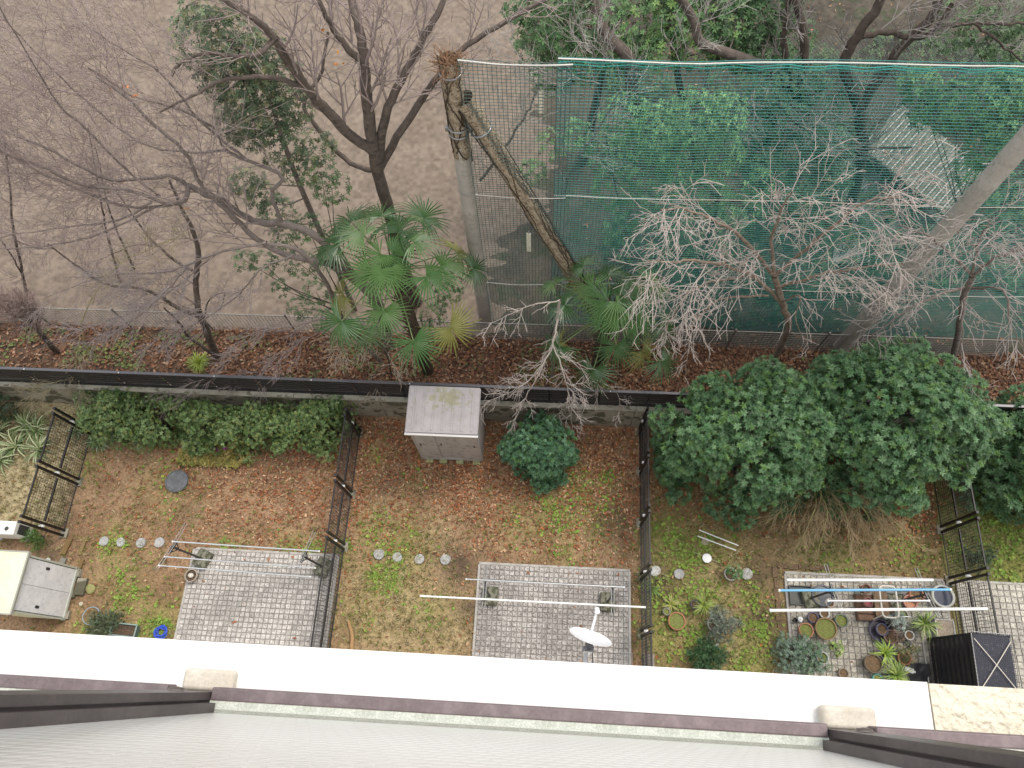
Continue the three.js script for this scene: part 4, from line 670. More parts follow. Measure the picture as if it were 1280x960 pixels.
{ // red flowering plant, purple flowers, teal pot, ground cover
  const R = rng(271); const s = shrub('flowering_plant', 'dark leaved shrub with red flowers at the wall', 'shrub', -12.55, -5.05, dome(R, 8, .6, .5, .35, .4, .2, .3), { seed: 272, pal: [[.03, .06, .025], [.05, .085, .035]], geo: sprigGeo, per: 110, size: .07 });
  for (const [px, py] of [[.2, .75], [.42, .7], [.28, .55], [.02, .62], [-.15, .8], [.38, .45]]) { const o = []; for (let k = 0; k < 7; k++) leafTris(.055, .05, .03, .0, .008, o, k * TAU / 7); mesh('flower', triGeo(o).translate(px, py + .12, .22 + .12 * R()), M([.5, .02, .05], .6), s); }
  for (let q = 0; q < 5; q++) { const f = thing('purple_flower', 'small magenta flower clump under the hedge, ' + ['farthest', 'fourth', 'third', 'second', 'first'][q] + ' from the teal pot', 'flower', 'magenta flowers under the hedge', -7.75 + q * .17, 0, -4.5 + .04 * (q % 2)); const o = []; for (let k = 0; k < 9; k++) { const a = R() * TAU, r = .05 * R(), sub = []; for (let j = 0; j < 5; j++) leafTris(.028, .026, .008, 0, .004, sub, j * TAU / 5); for (let j = 0; j < sub.length; j += 3) { sub[j] += Math.cos(a) * r; sub[j + 1] += .1 + .04 * R(); sub[j + 2] += Math.sin(a) * r; } o.push(...sub); } mesh('petals', triGeo(o), M(q % 2 ? [.3, .05, .22] : [.4, .1, .32], .6), f); mesh('leaves', triGeo((() => { const l = []; for (let j = 0; j < 8; j++) leafTris(.09, .04, .07, .02, .006, l, j * TAU / 8); return l; })()), M([.06, .1, .03], .6), f); }
  pot(-6.873,-5, .11, .18, plastic([.06, .3, .27], .5), 'teal plastic pot under the hedge', { y: .0 });
  const L = []; for (let k = 0; k < 1800; k++) { const x = lerp(-8.1, -6.5, R()), z = lerp(-4.62, -4.08, R()); if (R() < (fbm(x * 4, z * 4, 5, 3) * 2 - .3) * (1 - Math.pow(Math.abs(x + 7.3) / .85, 3)) * (1 - Math.pow(Math.abs(z + 4.35) / .3, 2))) L.push([V(x, .03 + .05 * R(), z), randUnit(R).multiplyScalar(.5).add(V(0, 1, 0)).normalize(), .05 + .04 * R()]); }
  tag(leafMesh('ground_cover', cloverGeo, leafM(.7), L, [[.3, .24, .06], [.24, .22, .05], [.34, .26, .09], [.16, .17, .04]], scene, R), 'yellow olive ground cover in front of the hedge', 'ground cover');
}
// plants of the potted garden and the weedy garden
strapPlant('spider_plant', 'yellow green grassy plant spilling from a small black pot', 'plant', 3.218,-1.679, 60, .36, .014, [[.3, .36, .08], [.2, .28, .05]], 281, undefined, .1);
strapPlant('spider_plant', 'small yellowish spiky plant beside the terracotta ring', 'plant', 2.591,-1.678, 26, .26, .022, [[.3, .34, .08], [.36, .33, .12]], 282);
strapPlant('grass_plant', 'large bright grassy plant at the ledge beside the turquoise pot', 'plant', 6.743,-0.57, 90, .42, .02, [[.22, .33, .06], [.36, .42, .12], [.15, .24, .05]], 283, undefined, .22);
strapPlant('arching_plant', 'arching yellow green plant by the wicker pot', 'plant', 6.6,-0.968, 44, .34, .03, [[.28, .38, .06], [.18, .28, .05]], 284, undefined, .2);
strapPlant('spiky_plant', 'spiky green plant rising from the blue grey bucket', 'plant', 7.382,-1.542, 70, .42, .02, [[.2, .3, .07], [.32, .38, .13], [.13, .2, .05]], 285, undefined, .28);
strapPlant('silver_succulent', 'silvery succulent rosette in the grey glazed pot', 'plant', 6.913,-1.593, 40, .22, .035, [[.22, .28, .24], [.3, .36, .31]], 286, undefined, .26, .4);
strapPlant('fringed_plant', 'thin green strappy weed beside the flaking stone', 'plant', 2.174,-1.985, 22, .34, .016, [[.16, .26, .05], [.1, .18, .04]], 287);
strapPlant('yellow_grass_tuft', 'bright yellow green tuft at the foot of the leaning tree', 'plant', -8.146,-6.538, 130, .4, .014, [[.3, .36, .05], [.22, .29, .04]], 288);
{
  const R = rng(291), g = (l, c, x, z, r, h, cy, n, o) => shrub('potted_shrub', l, c, x, z, dome(R, n, r, h, r, cy, r * .3, r * .45), { geo: sprigGeo, per: 190, size: .05, stems: 5, ...o });
  g('grey green leafy shrub at the corner of the crowded patio', 'shrub', 4.815,-0.829, .36, .35, .2, 9, { seed: 292, pal: [[.11, .17, .12], [.16, .22, .17], [.08, .13, .08]] });
  g('grey green shrub around the white pot at the ledge', 'shrub', 5.151,-0.818, .36, .4, .2, 9, { seed: 293, pal: [[.11, .17, .12], [.16, .22, .17], [.08, .13, .08], [.06, .14, .05]] });
  g('variegated yellow green plant on the tiles beside the white pot', 'plant', 5.75,-0.996, .15, .2, .1, 5, { seed: 294, pal: [[.3, .4, .1], [.45, .48, .25], [.2, .32, .08]], size: .055 });
  g('brown green bushy plant in the terracotta pot by the wicker pot', 'plant', 6.971,-1.017, .2, .25, .16, 6, { seed: 295, pal: [[.12, .13, .05], [.16, .12, .06], [.09, .12, .04]], y: .12 });
  g('leafy green shrub in the pale grey pot', 'shrub', 3.825,-2.336, .17, .25, .22, 6, { seed: 296, pal: [[.06, .16, .04], [.09, .2, .05], [.16, .24, .1]], y: .05 });
  g('silver grey bushy plant hanging over the grey pot', 'shrub', 3.531,-1.298, .3, .3, .2, 8, { seed: 297, pal: [[.2, .24, .19], [.26, .3, .25], [.14, .18, .13]], geo: grassGeo, size: .09, y: .05 });
  g('dark feathery bush in the pale pot at the ledge', 'shrub', 3.235,-0.628, .33, .3, .15, 8, { seed: 298, pal: [[.05, .11, .045], [.07, .15, .06]], geo: grassGeo, size: .11 });
  g('silver leaved plant between the cream pot and the violet basin', 'plant', 6.831,-1.559, .17, .2, .2, 5, { seed: 299, pal: [[.24, .29, .26], [.3, .35, .31], [.17, .22, .18]], y: .1, size: .06 });
  g('dry reddish brown plant in the dull brown pot', 'plant', 6.847,-1.335, .14, .18, .2, 4, { seed: 300, pal: [[.16, .1, .07], [.2, .14, .1]], y: .06 });
  g('weedy bush beside the planter trough', 'plant', -8.75, -.7, .3, .25, .12, 7, { seed: 301, pal: [[.1, .14, .07], [.14, .17, .1]], geo: grassGeo, size: .11 });
  g('bright green weed clump between fence end and locker', 'plant', -10.695,-2.368, .22, .2, .1, 5, { seed: 302, pal: [[.1, .2, .05], [.14, .24, .06]], geo: grassGeo, size: .1 });
  g('fine green plant at the foot of the right mesh fence', 'plant', 8.636,-2.86, .24, .4, .2, 6, { seed: 303, pal: [[.06, .1, .05], [.09, .13, .07]], geo: grassGeo, size: .1 });
}
{ // bare yellow-green bush on the soil below the big bushes: stems fan out from one crown
  const s = thing('bare_shrub', 'bare yellow green stems fanning out below the big bushes', 'shrub', undefined, ...gp(5.435,-4.379)), R = rng(311), T = new Twigs(), T2 = new Twigs(); s.position.set(0, 0, 0);
  const o = { wob: .1, bias: V(0, -.25, .2), pull: .3, kids: [4, 5], ang: .5, shrink: .62, rmin: .0035, t0: .25, start: .1 };
  const b = V(...gp(5.416,-4.17, .8));
  for (const [x, z] of [[4.177,-3.838], [4.471,-3.311], [5,-2.811], [5.427,-2.735], [6.049,-2.862], [6.636,-3.086], [7.09,-3.238], [7.414,-2.929], [5.291,-3.35], [6.352,-3.401]]) { const e = V(x, .5, z), m = b.clone().lerp(e, .5); m.y += .55; limb(T, T2, R, [b.x, .7, b.z, m.x, m.y, m.z, e.x, e.y, e.z], .016, .004, 9, .55, 2, o); }
  mesh('stems', T.geo(), M([.38, .36, .15], .8), s); mesh('twigs', T2.geo(), M([.40, .31, .18], .9), s, 'stuff');
}

// ---------- net poles ----------
const poleT = mottle(401, [.42, .385, .34], [.49, .455, .405], 1.5, { grain: .15, cells: 6, spots: [.39, .36, .315], spot: .6 });
const poleM = MT(poleT, .9), vineMat = MT(mottle(402, [.3, .235, .16], [.43, .35, .25], .4, { grain: .7, cells: 10, spots: [.17, .125, .08], spot: .55 }), .97, { bumpMap: bumpTex(403, 24, 256, .5), bumpScale: .02 }), vineM = M([.06, .042, .028], .95), steelBand = M([.32, .32, .32], .4, { metalness: .7 });
function vines(R, a, b, r, n, T, turns = 1.2) { // thin vines climbing a pole
  const A = V(...a), B = V(...b), d = B.clone().sub(A).normalize(), u = V(0, 0, 1).cross(d).normalize(), w = d.clone().cross(u), L = A.distanceTo(B);
  for (let k = 0; k < n; k++) { let ph = R() * TAU; const t0 = R() * .5, t1 = Math.min(1, t0 + .4 + .5 * R()), pts = [], tw = (R() - .5) * turns * TAU; for (let q = 0; q <= 26; q++) { const t = lerp(t0, t1, q / 26); ph += tw / 26 + (R() - .5) * .55; pts.push(A.clone().addScaledVector(d, t * L).addScaledVector(u, Math.cos(ph) * r).addScaledVector(w, Math.sin(ph) * r)); } T.line(pts, .014, .006, 5); }
}
function sleeve(a, b, r, seed) { // matted dry creeper round a pole, uneven
  const A = V(...a), B = V(...b), d = B.clone().sub(A), g = new THREE.CylinderGeometry(r, r, d.length(), 22, 60, true), p = g.attributes.position;
  for (let i = 0; i < p.count; i++) { const x = p.getX(i), y = p.getY(i), z = p.getZ(i), an = Math.atan2(z, x), f = 1 + .16 * (fbm(Math.cos(an) * 2 + 5, y * 2.4 + Math.sin(an) * 2 + 20, seed, 4) - .4); p.setX(i, x * f); p.setZ(i, z * f); }
  g.applyMatrix4(new THREE.Matrix4().compose(A.add(B).multiplyScalar(.5), new THREE.Quaternion().setFromUnitVectors(V(0, 1, 0), d.normalize()), V(1, 1, 1))); g.computeVertexNormals(); return g;
}
const PX = -1.55, PZ = -7.9;
{
  const R = rng(405), p = thing('net_pole', 'grey beige net pole with dry creeper on its top, braced by a leaning pole', 'pole', 'tall poles carrying the net', PX, 0, PZ);
  mesh('shaft', bar([0, -.1, 0], [0, 7.75, 0], .165, 28, .135), poleM, p);
  mesh('creeper_mat', sleeve([0, 5.9, 0], [0, 7.85, 0], .142, 3), vineMat, p);
  const T = new Twigs(); vines(R, [0, 5.2, 0], [0, 7.9, 0], .15, 9, T); mesh('vine', T.geo(), vineM, p);
  const T2 = new Twigs(); for (let k = 0; k < 150; k++) { const a = R() * TAU, q = V(Math.cos(a) * .13 * R(), 7.72 + .1 * R(), Math.sin(a) * .13 * R()), d = V(Math.cos(a + R() * 2), .5 * R(), Math.sin(a + R() * 2)); grow(T2, R, q, d, .16 + .2 * R(), .006, 0, { wob: .5, bias: V(0, 0, 0), pull: 0, seg: 4 }); } mesh('creeper_top', T2.geo(), M([.26, .15, .085], .95), p, 'stuff');
  for (const y of [6.42, 6.56, 7.62]) mesh('band', new THREE.TorusGeometry(.152, .018, 8, 30).rotateX(Math.PI / 2).translate(0, y, 0), steelBand, p);
  mesh('bolt', [rbox(.12, .07, .06, .01, .21, 6.48, 0), rbox(.06, .09, .06, .01, -.18, 6.48, 0)], steelBand, p);
  for (const y of [2.2, 5.05]) mesh('wire_tie', new THREE.TorusGeometry(.15, .006, 6, 26).rotateX(Math.PI / 2).translate(0, y, 0), galv, p);
}
{
  const a = [PX + .16, 7.05, PZ + .02], b = [1.38, -.1, PZ + .15], R = rng(407), p = thing('brace_pole', 'leaning brace pole covered in dry brown creeper', 'pole', undefined, 0, 0, 0);
  mesh('shaft', bar(b, [a[0] - .04 * (a[0] - b[0]), a[1] - .04 * (a[1] - b[1]), a[2]], .15, 26, .13), poleM, p); mesh('creeper_mat', sleeve([b[0] + (a[0] - b[0]) * .25, b[1] + (a[1] - b[1]) * .25, b[2]], [a[0] - .02, a[1] + .1, a[2]], .148, 11), vineMat, p);
  const T = new Twigs(); vines(R, b, a, .165, 16, T, 1.5); mesh('vine', T.geo(), vineM, p);
  const d = V(...a).sub(V(...b)).normalize(), q = V(...a).addScaledVector(d, -.55); const g = new THREE.TorusGeometry(.17, .02, 8, 30); g.applyMatrix4(new THREE.Matrix4().compose(q, new THREE.Quaternion().setFromUnitVectors(V(0, 0, 1), d), V(1, 1, 1))); mesh('band', g, steelBand, p);
}
{
  const p = thing('net_pole', 'grey concrete net pole rising behind the large dark bush', 'pole', 'tall poles carrying the net', 6.6, 0, -7.55);
  mesh('shaft', bar([0, -.1, 0], [0, 8.1, 0], .185, 28, .15), poleM, p);
  mesh('collar', new THREE.TorusGeometry(.172, .02, 8, 30).rotateX(Math.PI / 2).translate(0, 4.35, 0), steelBand, p);
  [5.6, 5.15, 6.4, 6.85].forEach((y, k) => mesh('step_bolt', bar([k % 2 ? .14 : -.14, y, .02], [k % 2 ? .34 : -.34, y, .04], .012, 8), galv, p));
}
// ---------- the net: every cord is a real cord ----------
{
  const sag = (u, x) => .04 * Math.sin(x * 1.7) * u + .05 * fbm(x * .7 + 4, u * 3, 21, 2);
  function net(name, label, x0, x1, z, mat, ropeM, group, seed) {
    const n = thing(name, label, 'net', group, 0, 0, 0), T = new Twigs(), H = 7.98, p = .064, nx = Math.round((x1 - x0) / p), ny = Math.round((H - .25) / p);
    const dz = (x, y) => .10 * (fbm(x * .6 + seed, y * .5, 33, 3) - .5), dy = (x, y) => .05 * (fbm(x * .8 + seed, y * .35, 35, 2) - .5) * (y > 7.9 ? 0 : 1);
    for (let j = 0; j <= ny; j++) { const y = .25 + j * p, pts = []; const m = Math.ceil((x1 - x0) / .35); for (let k = 0; k <= m; k++) { const x = lerp(x0, x1, k / m); pts.push(V(x, y + dy(x, y), z + dz(x, y))); } T.line(pts, .0056, .0056, 3); }
    for (let i = 0; i <= nx; i++) { const x = x0 + i * p, pts = []; for (let k = 0; k <= 18; k++) { const y = lerp(.25, H, k / 18); pts.push(V(x + .02 * (vnoise(x * 2, y, 7) - .5), y, z + dz(x, y))); } T.line(pts, .0044, .0044, 3); }
    mesh('cords', T.geo(), mat, n, 'stuff');
    for (const y of [7.99, 5.05, 2.12]) { const pts = []; for (let k = 0; k <= 30; k++) { const x = lerp(x0, x1, k / 30); pts.push(V(x, y - (y > 7 ? .03 : .05) * Math.sin(Math.PI * k / 30), z + .015 + dz(x, y))); } const T3 = new Twigs(); T3.line(pts, y > 7 ? .01 : .007, y > 7 ? .01 : .007, 6); mesh('rope', T3.geo(), ropeM, n); }
    if (x0 > -1) { const T4 = new Twigs(); for (const y of [7.93, 7.88]) { const pts = []; for (let k = 0; k <= 60; k++) { const x = lerp(x0, x1, k / 60); pts.push(V(x, y + .02 * Math.sin(x * 9), z + .01)); } T4.line(pts, .006, .006, 5); } mesh('selvedge', T4.geo(), M([.04, .36, .30], .8), n); }
  }
  net('grey_net', 'grey net panel between the creeper covered pole and the green net', -1.4, .15, -7.74, M([.085, .125, .115], .8), M([.62, .6, .55], .8), undefined, 2);
  net('green_net', 'wide green ball net hanging in front of the woodland', -.05, 11.5, -7.8, M([.045, .215, .20], .75), M([.66, .63, .57], .8), undefined, 9);
  const tagB = (x, y, z, w, h, label) => { const o = thing('marker_plate', label, 'plate', 'pale plates on the net', x, y, z); mesh('plate', rbox(w, h, .015, .004), MT(mottle(411, [.62, .60, .48], [.7, .68, .56], .3, { grain: .2 }), .8), o); mesh('tie', [box(.012, .06, .02, 0, h / 2 + .02, 0)], galv, o); };
  tagB(-0.278,7.259,-7.72, .085, .46, 'pale plate tied high on the net'); tagB(-0.492,3.66,-7.72, .085, .62, 'pale plate tied low on the net beside the brace pole');
}
// ---------- low wire mesh fence along the playing field ----------
{
  const f = thing('wire_mesh_fence', 'low grey wire mesh fence between the planting strip and the field', 'fence', undefined, 0, 0, -7.42), H = .85;
  const wm = M([.22, .21, .195], .55, { metalness: .5 });
  for (let k = 0; k < 13; k++) { const x0 = -16 + k * 2, gs = []; for (let i = 0; i <= 24; i++) gs.push(box(.007, H, .007, x0 + i * 2 / 24, H / 2, 0)); for (let j = 0; j <= 9; j++) gs.push(box(2, .007, .007, x0 + 1, .02 + j * .092, .007)); mesh('wire_panel', gs, wm, f, 'stuff'); mesh('post', bar([x0, 0, 0], [x0, H + .1, 0], .022, 10), wm, f); mesh('top_rail', bar([x0 + .02, H + .01, 0], [x0 + 1.98, H + .01, 0], .012, 8), M([.34, .33, .31], .55, { metalness: .4 }), f); }
}
// ---------- fan palms ----------
function fanGeo(seed, n = 30, R0 = .52) {
  const R = rng(seed), o = [], spread = 2.25;
  for (let k = 0; k < n; k++) {
    const a = lerp(-spread, spread, k / (n - 1)), len = R0 * (1 - .22 * Math.pow(Math.abs(a) / spread, 2)) * (.82 + .24 * R()), w = R0 * .05, s = Math.sin(a), c = Math.cos(a), dr = .04 + .26 * R() * R();
    if (R() < .06) continue; const prof = [[.02, .2, 0], [.35, .85, .012], [.5, 1, .0], [.8, .5, -dr * .5], [1, .03, -dr * 1.25]], pt = prof.map(([t, ww, y]) => [t * len, ww * w / 2, y * R0 * 1.2 + .05 * t * Math.cos(a) * 0 - .12 * t * t * R0 * Math.abs(a) / spread]);
    for (let q = 0; q < 4; q++) { const A = pt[q], B = pt[q + 1], f = (p, sd, up) => [s * p[0] + c * sd * p[1], p[2] + up * p[1] * .8, c * p[0] - s * sd * p[1]]; const a0 = f(A, -1, 1), a1 = f(A, 0, 0), a2 = f(A, 1, 1), b0 = f(B, -1, 1), b1 = f(B, 0, 0), b2 = f(B, 1, 1); o.push(...a0, ...b0, ...a1, ...a1, ...b0, ...b1, ...a1, ...b1, ...a2, ...a2, ...b1, ...b2); }
  }
  return triGeo(o);
}
{
  const fans = [fanGeo(421), fanGeo(422), fanGeo(423)], gm = [[.05, .115, .032], [.075, .15, .042], [.038, .088, .026], [.11, .19, .07]].map(c => M(c, .32)), old = M([.2, .2, .05], .6), petM = M([.14, .2, .07], .6), trunkM = MT(mottle(425, [.055, .038, .026], [.12, .085, .06], .3, { grain: .7, cells: 14, aniso: 3 }), .97, { bumpMap: bumpTex(426, 30, 256, .4), bumpScale: .03 });
  function palm(x, z, h, lean, n, seed, label, sc) {
    const R = rng(seed), p = thing('fan_palm', label, 'palm', 'fan palms behind the black fence', x, 0, z), top = V(lean[0], h, lean[1]);
    const T = new Twigs(), pts = curve([V(0, -.1, 0), V(lean[0] * .3, h * .45, lean[1] * .3), top], 26); for (let k = 1; k < pts.length; k++) pts[k].addScaledVector(randUnit(R), .012); T.line(pts, .13, .12, 14); mesh('trunk', T.geo(), trunkM, p);
    const T2 = new Twigs(); for (let k = 0; k < 60; k++) { const t = .45 + .55 * R(), a = R() * TAU, q = pts[Math.floor(t * 26)].clone().add(V(Math.cos(a) * .11, 0, Math.sin(a) * .11)); T2.line([q, q.clone().add(V(Math.cos(a) * .07, .1, Math.sin(a) * .07)), q.clone().add(V(Math.cos(a) * .13, .14 + .1 * R(), Math.sin(a) * .13))], .016, .006, 4); } mesh('leaf_bases', T2.geo(), M([.13, .09, .055], .95), p, 'stuff');
    for (let k = 0; k < n; k++) {
      const t = (k + .5) / n, az = k * 2.39996 + R() * .7, el = lerp(1.5, -.6, Math.pow(t, .8)) + (R() - .5) * .3, L = lerp(.3, .98, Math.min(1, t * 1.35)) * sc * (.8 + .4 * R()), dir = V(Math.cos(az) * Math.cos(el), Math.sin(el), Math.sin(az) * Math.cos(el));
      const base = top.clone().add(V(Math.cos(az) * .05, -.22 * t, Math.sin(az) * .05)), mid = base.clone().addScaledVector(dir, L * .55).add(V(0, .06, 0)), end = base.clone().addScaledVector(dir, L);
      const fr = new THREE.Group(); fr.name = 'frond'; p.add(fr);
      const tw = new Twigs(); tw.line(curve([base, mid, end], 6), .014, .009, 5); mesh('petiole', tw.geo(), petM, fr);
      const b = mesh('blade', fans[k % 3].clone(), t > .86 ? old : gm[Math.floor(R() * 4)], fr); const out = end.clone().sub(mid).normalize(); out.y -= lerp(.75, .25, t) + .35 * R(); if (t < .25) out.add(V(Math.cos(az) * .5, 0, Math.sin(az) * .5)); out.normalize();
      const side = V(-Math.sin(az), 0, Math.cos(az)).applyAxisAngle(out, (R() - .5) * .7), nrm = side.clone().cross(out).normalize(); if (nrm.y < 0) { nrm.negate(); } const xs = nrm.clone().cross(out).normalize();
      b.quaternion.setFromRotationMatrix(new THREE.Matrix4().makeBasis(xs, nrm, out)); b.position.copy(end); const s = sc * (.78 + .3 * R()); b.scale.set(s, s, s);
    }
    const T3 = new Twigs(); for (let k = 0; k < 9; k++) { const a = R() * TAU, q = top.clone().add(V(0, -.15, 0)); T3.line(curve([q, q.clone().add(V(Math.cos(a) * .25, -.05, Math.sin(a) * .25)), q.clone().add(V(Math.cos(a) * .38, -.5 - .3 * R(), Math.sin(a) * .38))], 6), .008, .004, 4); } mesh('dead_stalks', T3.geo(), M([.3, .22, .13], .9), p, 'stuff');
    return p;
  }
  palm(-2.78, -6.55, 4.4, [-.06, -.15], 24, 431, 'tall fan palm beside the creeper topped net pole', 1.32);
  palm(1.0, -6.6, 3.05, [.12, -.1], 23, 437, 'shorter fan palm at the foot of the brace pole', 1.14);
}
// ---------- bare trees ----------
const bark = MT(mottle(441, [.075, .057, .048], [.145, .115, .095], .6, { grain: .5, cells: 10 }), .95), barkGrey = MT(mottle(442, [.15, .12, .105], [.24, .2, .18], .6, { grain: .4, cells: 10 }), .95);
const twigRed = M([.31, .245, .225], .9), twigPale = M([.46, .395, .355], .9), twigGrey = M([.37, .325, .3], .9);
function tree(name, label, limbs, R, o, { barkM = bark, twigM = twigRed, group } = {}) {
  const t = thing(name, label, 'tree', group), TL = new Twigs(), TT = new Twigs();
  for (const [flat, r0, r1, n, len, depth, oo] of limbs) limb(TL, TT, R, flat, r0 * (r0 > .2 ? .8 : .72), r1 * .75, n, len, depth, oo ? { ...o, ...oo } : o);
  mesh('trunk', TL.geo(), barkM, t); mesh('twigs', TT.geo(), twigM, t, 'stuff'); return t;
}
const spread = { wob: .13, bias: V(-.4, .6, -.3), pull: .22, kids: [2, 4, 4], ang: .72, shrink: .62, rmin: .004, t0: .25, start: .12 };
{ // the big tree whose trunk stands behind the taller palm
  const R = rng(451);
  const t = tree('bare_tree', 'large bare tree with dark forked trunk behind the taller palm', [
    [[-3.25, 0, -8.35, -3.274,1.795,-8.3, -3.16,3.906,-8.2, -3.131,5.073,-8.15, -3.013,6.137,-8.1, -2.956,6.814,-8.2, -2.924,7.246,-8.4, -2.955,7.551,-8.7, -3.097,7.686,-9.1, -3.267,7.976,-9.8], .2, .06, 9, 1.3, 3, { t0: .5 }],
    [[-3.033,5.657,-8.1, -3.308,6.151,-8, -3.513,6.788,-7.9, -3.643,7.343,-7.8, -3.715,7.983,-7.7, -3.733,8.436,-7.6], .13, .075, 8, 1.1, 2],
    [[-3.733,8.436,-7.6, -3.824,8.809,-7.5, -4.021,9.159,-7.4, -4.312,9.501,-7.4], .07, .025, 9, 1.1, 3],
    [[-3.733,8.436,-7.6, -3.913,8.457,-7.3, -4.181,8.522,-7.2, -4.463,8.663,-7.1, -4.788,8.575,-7, -4.986,8.374,-7], .05, .02, 8, .8, 2],
    [[-3.643,7.343,-7.8, -3.885,7.752,-7.6, -4.273,7.873,-7.5, -4.64,7.88,-7.4, -5.015,7.816,-7.2, -5.54,7.608,-7.1], .06, .02, 10, .9, 2],
    [[-3.07,5.301,-8.14, -2.86,6.084,-8.15, -2.628,6.655,-8.2, -2.363,7.025,-8.4, -2.103,7.349,-8.7, -1.818,7.652,-9, -1.666,7.855,-9.4], .115, .05, 9, 1.1, 3],
    [[-3.067,5.183,-8.15, -2.606,5.92,-8.3, -2.143,6.519,-8.5, -1.884,6.835,-8.6, -1.488,7.098,-8.9, -0.766,7.394,-9.2, -0.183,7.522,-9.5], .1, .035, 10, .9, 2, { bias: V(.3, .8, -.3) }],
    [[-2.924,7.246,-8.4, -3.098,7.704,-8.3, -3.24,8.24,-8.3, -3.287,8.707,-8.4], .08, .03, 8, 1.1, 3],
    [[-3.131,5.073,-8.15, -3.601,5.084,-8.3, -4.081,5.474,-8.6, -4.321,5.864,-8.9, -4.003,6.188,-9.2, -3.786,6.721,-9.6], .07, .03, 6, 1, 2],
  ], R, spread, { group: 'bare trees' });
  const L = []; for (const [x, y, z] of [[-5.781,8.018,-7.1], [-5.771,7.932,-7.1], [-5.982,8.014,-7.1], [-6.217,5.264,-7.2], [-3.353,7.908,-8.3], [-3.239,7.602,-8.3], [-3.252,7.367,-8.3], [-6.997,6.087,-7.1]]) for (let k = 0; k < 2; k++) L.push([V(x + (R() - .5) * .08, y + (R() - .5) * .08, z), randUnit(R), .09]);
  leafMesh('last_leaves', singleLeafGeo, leafM(.7), L, [[.6, .2, .04], [.65, .28, .06]], t, R);
}
